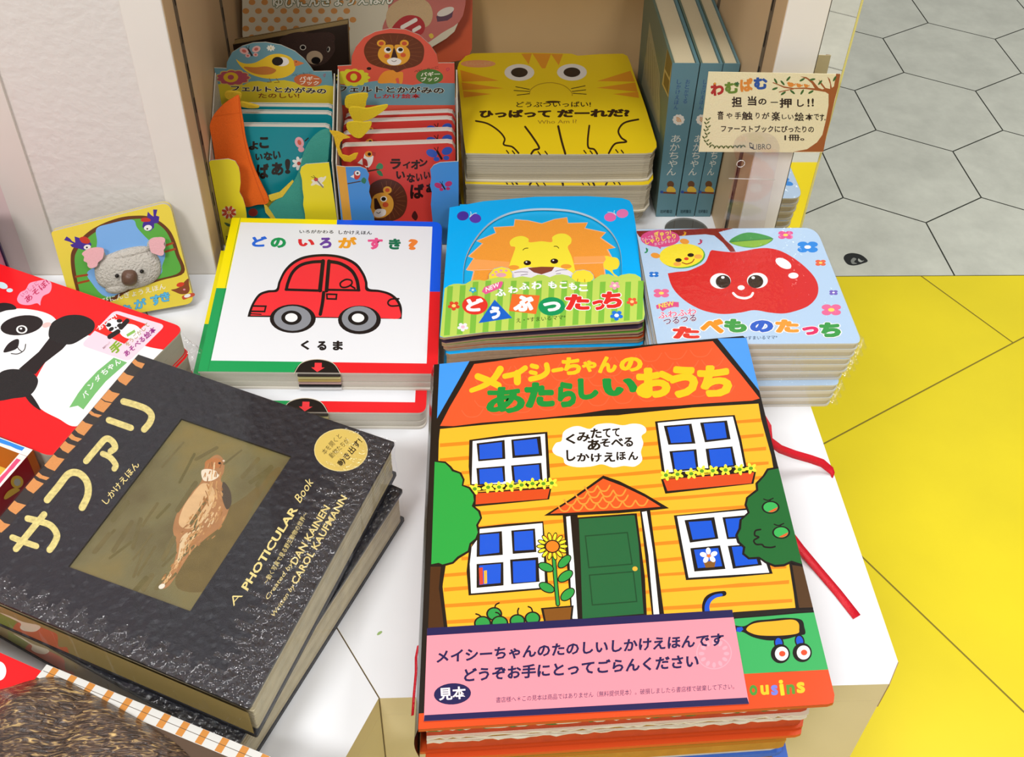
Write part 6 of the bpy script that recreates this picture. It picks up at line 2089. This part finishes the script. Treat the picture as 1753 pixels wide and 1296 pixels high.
def spine_book(label, xb0, xb1, xt0, xt1, lettering):
    y0, y1, zt = 0.8262, 0.990, 0.1582
    r = thing('picture_book', label, 'book', ((xb0 + xb1) / 2, 0.90, 0.0003), 'blue spined books')
    def q(fx, y, z):
        t = z / zt
        return Vector((xb0 + (xt0 - xb0) * t + fx * ((xb1 - xb0) + ((xt1 - xt0) - (xb1 - xb0)) * t), y, z))
    def slab_(f0, f1, ya, yb, za, zb_, mat, name):
        m = MB()
        b = [q(f0, ya, za), q(f1, ya, za), q(f1, yb, za), q(f0, yb, za)]
        t = [q(f0, ya, zb_), q(f1, ya, zb_), q(f1, yb, zb_), q(f0, yb, zb_)]
        m.prism(b, t, mat)
        return m
    C_ = paint(SB, 0.4)
    m = slab_(0, .1, y0 + .0012, y1, .0006, zt, paint(SG, 0.45), 'c')
    if lettering:
        lp = P3(q(0, .83, 0), q(0, .95, 0), q(0, .83, .15))
        a = Art(lp, [pix(q(0, yy, zz)) for yy, zz in ((y0 + .002, .002), (y0 + .002, zt - .001), (y1 - .002, zt - .001), (y1 - .002, .002))], rough=0.5).zoom(760, 0, 3.7565)
        a.poly([(1322, 140), (1332, 190), (1388, 480), (1388, 860), (1270, 540), (1300, 330)], '#a3a080')
        for k in range(7):
            x = 1308 + k * 11
            a.line([(x, 200 + k * 40), (x - 14 + k * 6, 480 + k * 45)], 2.5, '#7a7a62', curve=False)
        a.poly([(1445, 258), (1485, 370), (1448, 640), (1402, 540)], '#c9b26a').poly([(1442, 285), (1472, 375), (1450, 500), (1420, 440)], '#7d6a34').poly([(1420, 460), (1450, 520), (1442, 610), (1412, 540)], '#7d6a34')
        a.into(m)
    m.build('front_cover', r)
    slab_(.9, 1, y0 + .0012, y1, .0006, zt, C_, 'c').build('back_cover', r)
    slab_(.12, .88, y0 + .0015, y1 - .002, .0012, zt - .002, paint('#d8cba8', 0.8, 'paper'), 'p').build('page_block', r)
    m = slab_(0, 1, y0, y0 + .001, .0003, zt + .0002, C_, 's')
    pl = PY(y0)
    a = Art(pl, None, rough=0.4)
    a.zoom(0, 0, 1)

    def at(fx, z): return pix(q(fx, y0, z))

    def vtext(s_, fx, z0, z1, wfrac, col, bold=0.0):
        n_ = len(s_)
        for k, ch in enumerate(s_):
            za = z0 + (z1 - z0) * k / n_
            zb_ = z0 + (z1 - z0) * (k + .86) / n_
            p0, p1, p2 = at(fx - wfrac / 2, zb_), at(fx + wfrac / 2, zb_), at(fx - wfrac / 2, za)
            a.text(ch, p0, p1, math.dist(p0, p2), col, up=(p2[0] - p0[0], p2[1] - p0[1]), bold=bold)
    vtext('あかちゃん', .5, .0890, .0455, .42, '#e5e4d6', .0)
    vtext('おとがでる', .66, .1435, .1200, .17, '#25488a')
    vtext('しかけえほん', .33, .1435, .1140, .17, '#25488a')
    c0 = at(.5, .1045)
    pts = []
    for k in range(40):
        an = 2 * math.pi * k / 40
        rr = 1 + .07 * math.cos(10 * an)
        pts.append((c0[0] + 10 * rr * math.cos(an), c0[1] + 9 * rr * math.sin(an)))
    a.poly(pts, '#ebe6d8')
    for r_ in (3, 5.5, 8):
        a.line([(c0[0] - 4 + r_ * math.cos(t), c0[1] + 4 - r_ * math.sin(t)) for t in (0.0, .4, .8, 1.2, 1.57)], 1.5, '#dc9a4a')
    b0 = at(.55, .0335)
    a.ell(b0[0], b0[1] - 5, 6, 6, '#6b4526').blob([(b0[0] - 7, b0[1] + 6), (b0[0] - 3, b0[1] - 1), (b0[0] + 5, b0[1]), (b0[0] + 9, b0[1] + 7), (b0[0], b0[1] + 9)], '#dfb63a').line([(b0[0] - 12, b0[1] + 9), (b0[0] + 8, b0[1] + 10)], 3, '#7a3f24').ell(b0[0] - 15, b0[1] + 8, 3, 2.4, '#2d4f9a')
    p0, p1 = at(.2, .0042), at(.82, .0042)
    a.text('岩崎書店', p0, p1, 6, '#2d4a52', bold=.02)
    a.into(m)
    m.build('spine', r)


spine_book('leftmost blue spined book with its olive cover side visible', .1962, .2147, .1903, .2136, True)
spine_book('middle blue spined book, half hidden by the cream card', .2158, .2325, .2146, .2335, False)
spine_book('third blue spined book, beside the alcove wall behind the cream card', .2334, .2480, .2342, .2484, False)


# ------------------------------------------------------------------ koala puppet book leaning on the wall
zk = Zm(0, 280, 5.8367)
kTR, kTL = PY(0.7318).hit((290, 346)), PY(0.7068).hit((87, 397))
kBR = PZ(0.0070).hit((333, 519))
kBL = kBR + kTL - kTR
kpl2 = P3(kTL, kTR, kBR)
dz = min(0, kBL.z - 0.0012)
kq = round_quad([tuple(kTL), tuple(kTR), tuple(kBR), (kBL.x, kBL.y, max(kBL.z, 0.0070))], [.03, .09, .09, .03])
k_px = [pix(p) for p in kq]
a = Art(kpl2, None, rough=0.3).zoom(0, 280, 5.8367)
a.clip = None
YK, BRN = '#ecd44a', '#6a3c1f'
a.blob([(706, 960), (720, 870), (790, 770), (900, 670), (1050, 590), (1220, 535), (1380, 520), (1490, 530), (1600, 580), (1690, 660), (1745, 760), (1790, 900), (1840, 1090), (1600, 1170), (1300, 1270), (1100, 1380), (800, 1400), (760, 1260), (720, 1100)], BRN, 5)
a.blob([(745, 960), (765, 880), (830, 790), (930, 700), (1070, 622), (1230, 570), (1380, 552), (1480, 560), (1580, 605), (1660, 680), (1712, 780), (1755, 910), (1800, 1080), (1560, 1160), (1280, 1250), (1060, 1360), (830, 1380), (790, 1250), (760, 1100)], '#5fae45', 5)
a.blob([(965, 650), (1100, 600), (1320, 560), (1370, 640), (1450, 730), (1560, 830), (1650, 900), (1620, 1020), (1590, 1120), (1300, 1250), (1060, 1330), (900, 1170), (870, 1100), (900, 1060), (1000, 1000), (960, 900), (970, 780)], '#7fb2ea', 5)
for p in ([(760, 1130), (870, 1112)], [(780, 1195), (885, 1170)], [(1650, 820), (1725, 795)], [(1655, 880), (1745, 855)]):
    a.line(p, 22, '#a84a22', curve=False)
for pts, c in (([(640, 765), (665, 728), (700, 750), (720, 775), (752, 790), (745, 728), (800, 745), (880, 760), (915, 805), (900, 850), (840, 865), (790, 850), (770, 845), (720, 835), (700, 810), (735, 800), (690, 780)], '#4a2f92'),
               ([(1478, 480), (1510, 515), (1535, 530), (1530, 458), (1572, 460), (1558, 520), (1592, 530), (1585, 590), (1540, 600), (1540, 640), (1500, 675), (1450, 670), (1422, 630), (1430, 590), (1480, 560), (1470, 520)], '#4a2f92')):
    a.poly(pts, c)
a.blob([(795, 745), (850, 730), (900, 770), (880, 800), (820, 790)], '#c93a2a').blob([(1412, 550), (1460, 540), (1505, 560), (1490, 580), (1418, 580)], '#c93a2a')
a.ell(872, 835, 36, 24, '#f4f1ea', rot=-10).ell(868, 838, 10, 9, '#1f1714').ell(1478, 642, 40, 28, '#f4f1ea', rot=-10).ell(1472, 652, 9, 8, '#1f1714')
a.zoom(0, 320, 3.7565)
a.text('ゆびにんぎょうえほん', (620, 760), (1068, 655), 38, '#f6f2e4', bold=.01)
for ch, x0, y0, x1, y1 in (('き', 770, 765, 850, 830), ('が', 868, 725, 945, 788), ('す', 975, 700, 1042, 765), ('き', 1040, 682, 1098, 742)):
    a.text(ch, (x0, y1), (x1, y1 - 12), y1 - y0, '#5fc0ea', bold=.03, edge='#3d86b8', edge_w=.025)
a.blob([(1100, 662), (1130, 655), (1160, 640), (1190, 605), (1212, 590), (1215, 625), (1220, 660), (1205, 685), (1165, 690), (1125, 675)], '#8a4a2c').ell(1160, 628, 26, 14, '#d8432c', rot=-15).ell(1185, 660, 8, 6, '#e88aa0')
a.blob([(1170, 705), (1200, 690), (1245, 682), (1250, 700), (1210, 715), (1180, 725)], '#c9543a').ell(1205, 700, 22, 11, '#f4f1ea', rot=-15)
kb = book('puppet_picture_book', 'yellow book with a grey plush koala head, leaning on the textured wall', 'book', k_px, kpl2, 0.0135, YK, pages='#cfc7b8', leaves=5, art=a, board=0.0012, page_in=0.0006, edge='#e6dfc8', leaf_gap=0.2, crough=0.3)
PL = paint('#cdc6bb', 0.95, 'fleece')


def bump_ell(parent, name, cx, cy, rx, ry, h, mat, zf, rot=0, base=0.0, pw=2.0):
    """A padded oval standing off the koala book's cover; centre and radii in photo pixels."""
    m = MB()
    V, F = [], []
    NR, NA = 10, 36
    c_, s_ = math.cos(math.radians(rot)), math.sin(math.radians(rot))
    for j in range(NR + 1):
        f = math.cos(j / NR * math.pi / 2)
        hh_ = h * math.sin(j / NR * math.pi / 2)
        for i in range(NA):
            an = 2 * math.pi * i / NA
            ca, sa_ = math.cos(an), math.sin(an)
            ex = rx * f * math.copysign(abs(ca) ** (2 / pw), ca)
            ey = ry * f * math.copysign(abs(sa_) ** (2 / pw), sa_)
            V.append(kpl2.hit(zf((cx + ex * c_ - ey * s_, cy + ex * s_ + ey * c_)), base + hh_))
    for j in range(NR):
        for i in range(NA):
            F.append([j * NA + i, j * NA + (i + 1) % NA, (j + 1) * NA + (i + 1) % NA, (j + 1) * NA + i])
    m.add(V, [f[::-1] for f in F], mat, True)
    return m.build(name, parent)


head = bump_ell(kb, 'plush_head', 1278, 1060, 335, 198, 0.0080, PL, zk, rot=-9, pw=2.5)
tuft = bump_ell(kb, 'plush_forehead', 1270, 905, 240, 60, 0.006, PL, zk, rot=-14)


def felt_on(parent, name, pts, zf, lift, t, col, kind='felt'):
    m = MB()
    top = [kpl2.hit(zf(p), lift) for p in pts]
    ar_ = Vector((0, 0, 0))
    for i in range(1, len(top) - 1):
        ar_ += (top[i] - top[0]).cross(top[i + 1] - top[0])
    if ar_.dot(kpl2.n) < 0:
        top = top[::-1]
    m.prism([p - kpl2.n * t for p in top], top, paint(col, 0.85, kind))
    return m.build(name, parent)


for pts, bk_ in (([(845, 865), (900, 835), (980, 822), (1040, 835), (1045, 880), (1030, 935), (990, 970), (975, 1010), (920, 1030), (885, 1010), (880, 975), (845, 955), (850, 915), (828, 890)], (1050, 880)),
                 ([(1495, 760), (1540, 730), (1620, 722), (1655, 745), (1640, 790), (1655, 820), (1640, 850), (1640, 890), (1610, 905), (1560, 890), (1515, 870), (1500, 820)], (1470, 790))):
    e = bump_ell(kb, 'ear', sum(p[0] for p in pts) / len(pts) + (30 if bk_[0] < 1200 else -25), sum(p[1] for p in pts) / len(pts) - 4, 95, 78, 0.0045, PL, zk)
    felt_on(e, 'inner_ear', smooth(pts, True, 3), zk, 0.0066, 0.0014, '#efb4b8')
bump_ell(kb, 'nose', 1300, 1120, 82, 82, 0.0075, paint('#6b4f40', 0.3, 'felt'), zk, base=0.0065, pw=2.6)
for x, y in ((1178, 1100), (1424, 1056)):
    e = bump_ell(kb, 'eye', x, y, 22, 20, 0.0030, paint('#171210', 0.15), zk, base=0.0078)
bump_ell(kb, 'plush_cheek', 1180, 1235, 130, 60, 0.006, PL, zk, rot=-10)

# ------------------------------------------------------------------ cream shop card on its clear stand
CY = 0.7295
cpl3 = PY(CY)
holder = thing('card_stand', 'cream handwritten card in a clear plastic stand in front of the right post', 'sign', (0.228, CY, 0.0002))
m = MB()
cq = [cpl3.hit(p) for p in ((1213, 123), (1440, 127), (1408, 261), (1196, 260))]
upright(m, cq, 0.0005, paint('#f6ebc0', 0.5, 'felt'), paint('#f2e6bb', 0.5))
a = Art(cpl3, None, rough=0.5).zoom(1080, 60, 3.8125)
TRK, LEAF, INK2 = '#a65c2c', '#3f6a30', '#2c1c14'
a.poly([(1340, 252), (1368, 254), (1352, 340), (1330, 420), (1300, 560), (1275, 660), (1256, 762), (1060, 762), (1150, 745), (1215, 700), (1250, 650), (1272, 560), (1290, 460), (1290, 385), (1270, 372), (1210, 362), (1140, 352), (1050, 352), (1000, 345), (950, 322), (922, 312), (930, 308), (1000, 335), (1060, 345),
        (1140, 342), (1200, 348), (1180, 315), (1150, 288), (1105, 270), (1145, 274), (1190, 302), (1225, 345), (1250, 355), (1262, 350), (1240, 325), (1225, 290), (1240, 305), (1270, 345), (1300, 352), (1300, 320), (1282, 270), (1300, 290), (1312, 345), (1325, 335)], TRK)
a.line([(968, 372), (1010, 362), (1060, 352)], 6, TRK)
for x, y, r in ((945, 300, 60), (990, 312, 50), (1028, 285, -50), (1118, 292, -30), (1185, 290, -10), (1235, 310, -50), (1330, 285, -60), (940, 350, -20), (995, 380, -35), (1055, 372, 40), (1118, 372, -60), (1175, 372, -30)):
    a.ell(x, y, 20, 7, LEAF, rot=r)
for x, y, s_ in ((1045, 325, 1), (1098, 330, .8), (1145, 332, .7)):
    a.ell(x, y, 20 * s_, 15 * s_, '#e8913a').ell(x - 14 * s_, y - 10 * s_, 11 * s_, 9 * s_, '#e8913a').poly([(x + 14 * s_, y), (x + 32 * s_, y - 12 * s_), (x + 28 * s_, y + 6 * s_)], '#e8913a')
for ch, x0, y0, x1, y1, c in (('わ', 522, 315, 610, 398, '#b92e2a'), ('む', 615, 308, 708, 385, '#6f8e34'), ('ぱ', 715, 285, 800, 372, '#e8913a'), ('む', 805, 278, 895, 358, '#2a56a8')):
    a.text(ch, (x0, y1), (x1, y1 - 6), y1 - y0, c, bold=.06)
a.flower(693, 318, 15, 14, '#38683a', '#38683a').ell(548, 316, 8, 7, '#e8a23a')
for ch, x0, y0, x1, y1 in (('担', 658, 402, 725, 470), ('当', 762, 398, 820, 460), ('の', 832, 415, 885, 455), ('一', 912, 436, 960, 442), ('押', 970, 412, 1050, 475), ('し', 1085, 420, 1130, 468), ('!', 1152, 415, 1166, 468), ('!', 1180, 413, 1194, 466)):
    a.text(ch, (x0, y1), (x1, y1), y1 - y0, INK2, bold=.032)
for ch, x0, y0, x1, y1 in (('音', 565, 495, 605, 552), ('や', 622, 508, 662, 545), ('手', 678, 503, 720, 548), ('触', 724, 500, 795, 555), ('り', 815, 505, 840, 545), ('が', 855, 505, 905, 548), ('楽', 918, 500, 975, 560), ('し', 985, 518, 1018, 548), ('い', 1025, 520, 1062, 550), ('絵', 1068, 505, 1130, 562), ('本', 1138, 512, 1190, 558), ('で', 1195, 515, 1228, 555), ('す', 1232, 515, 1262, 562), ('。', 1263, 548, 1271, 558)):
    a.text(ch, (x0, y1), (x1, y1), y1 - y0, INK2, bold=.022)
a.text('ファーストブックにぴったりの', (588, 633), (1195, 638), 46, INK2, bold=.022)
a.text('1冊。', (1002, 690), (1132, 690), 40, INK2, bold=.022)
for k, (x, y) in enumerate(((500, 550), (492, 575), (500, 600), (488, 622), (496, 645), (480, 668), (490, 692), (505, 712), (525, 725), (555, 732), (585, 732), (615, 732), (645, 732), (675, 730), (705, 728), (728, 728))):
    a.ell(x - 6, y, 12, 5, '#5a6332', rot=50 if k < 8 else -50).ell(x + 12, y - 4, 12, 5, '#6f7a45', rot=-40 if k < 8 else 40)
a.poly([(772, 700), (790, 706), (800, 745), (776, 738)], '#2b2b2b').poly([(777, 707), (788, 711), (795, 732), (780, 728)], '#f6ebc0')
a.text('LIBRO', (798, 748), (915, 746), 36, '#2b2b2b', bold=-.005)
a.into(m)
m.build('card', holder)
CLEAR = clear_film('clear_acrylic', 0.02, 0.05, 40, 0.0, tint=(0.97, 0.955, 0.955, 1))
m = MB()
sq_ = smooth([hs((690, 830)), hs((668, 720)), hs((700, 660)), hs((780, 632)), hs((870, 632)), hs((940, 665)), hs((968, 720)), hs((965, 770))], False, 4)
sp_ = [cpl3.hit(p, 0.0014) for p in sq_]
bl, br_ = Vector((sp_[0].x - .002, CY - .0014, 0.001)), Vector((sp_[-1].x + 0.004, CY - .0014, 0.001))
upright(m, sp_ + [br_, bl], 0.0008, CLEAR)
m.build('clear_upright', holder)
m = MB()
cen = cpl3.hit(hs((714, 832)), 0.0018)
tube(m, [cen + Vector((0.0032 * math.cos(t * math.pi / 10), 0, 0.0032 * math.sin(t * math.pi / 10))) for t in range(21)], 0.0003, paint('#efece6', 0.2), 6)
m.build('ring_hole', holder)
m = MB()
l0, l1 = cpl3.hit(hs((636, 928)), 0.0018), cpl3.hit(hs((938, 936)), 0.0018)
tube(m, [l0, l1], 0.00035, paint('#d8cfca', 0.2), 6)
m.build('crease', holder)
m = MB()
dc = PZ(0).hit(hs((385, 1270)))
dc = Vector((0.2215, 0.8030, 0))
ringp = [Vector((dc.x + 0.0205 * math.cos(2 * math.pi * k / 40), dc.y + 0.0190 * math.sin(2 * math.pi * k / 40), 0.0006)) for k in range(40)]
m.prism(ringp, [p + Vector((0, 0, 0.0016)) for p in ringp], clear_film('smoked_acrylic', 0.06, 0.05, 40, 0.0, tint=(0.62, 0.60, 0.57, 1)))
m.box((0.2245, CY - 0.001, 0.0008), (0.2335, dc.y, 0.0020), CLEAR)
m.build('base_disc', holder)

# ------------------------------------------------------------------ dark violet book at the far left edge
vb = thing('picture_book', 'dark violet book standing against the pink wall at the far left', 'book', (-0.40, 0.725, 0.0))
m = MB(); m.box((-0.430, 0.7000, 0.0004), (-0.3640, 0.7020, 0.0900), paint('#3a2b52', 0.3)); m.build('front_cover', vb)
m = MB(); m.box((-0.430, 0.7022, 0.0015), (-0.3655, 0.7178, 0.0888), paint('#e58aa6', 0.6, 'paper')); m.build('page_block', vb)
m = MB(); m.box((-0.430, 0.7180, 0.0004), (-0.3640, 0.7200, 0.0900), paint('#3a2b52', 0.3)); m.build('back_cover', vb)
bpy.data.objects.remove(_fo)
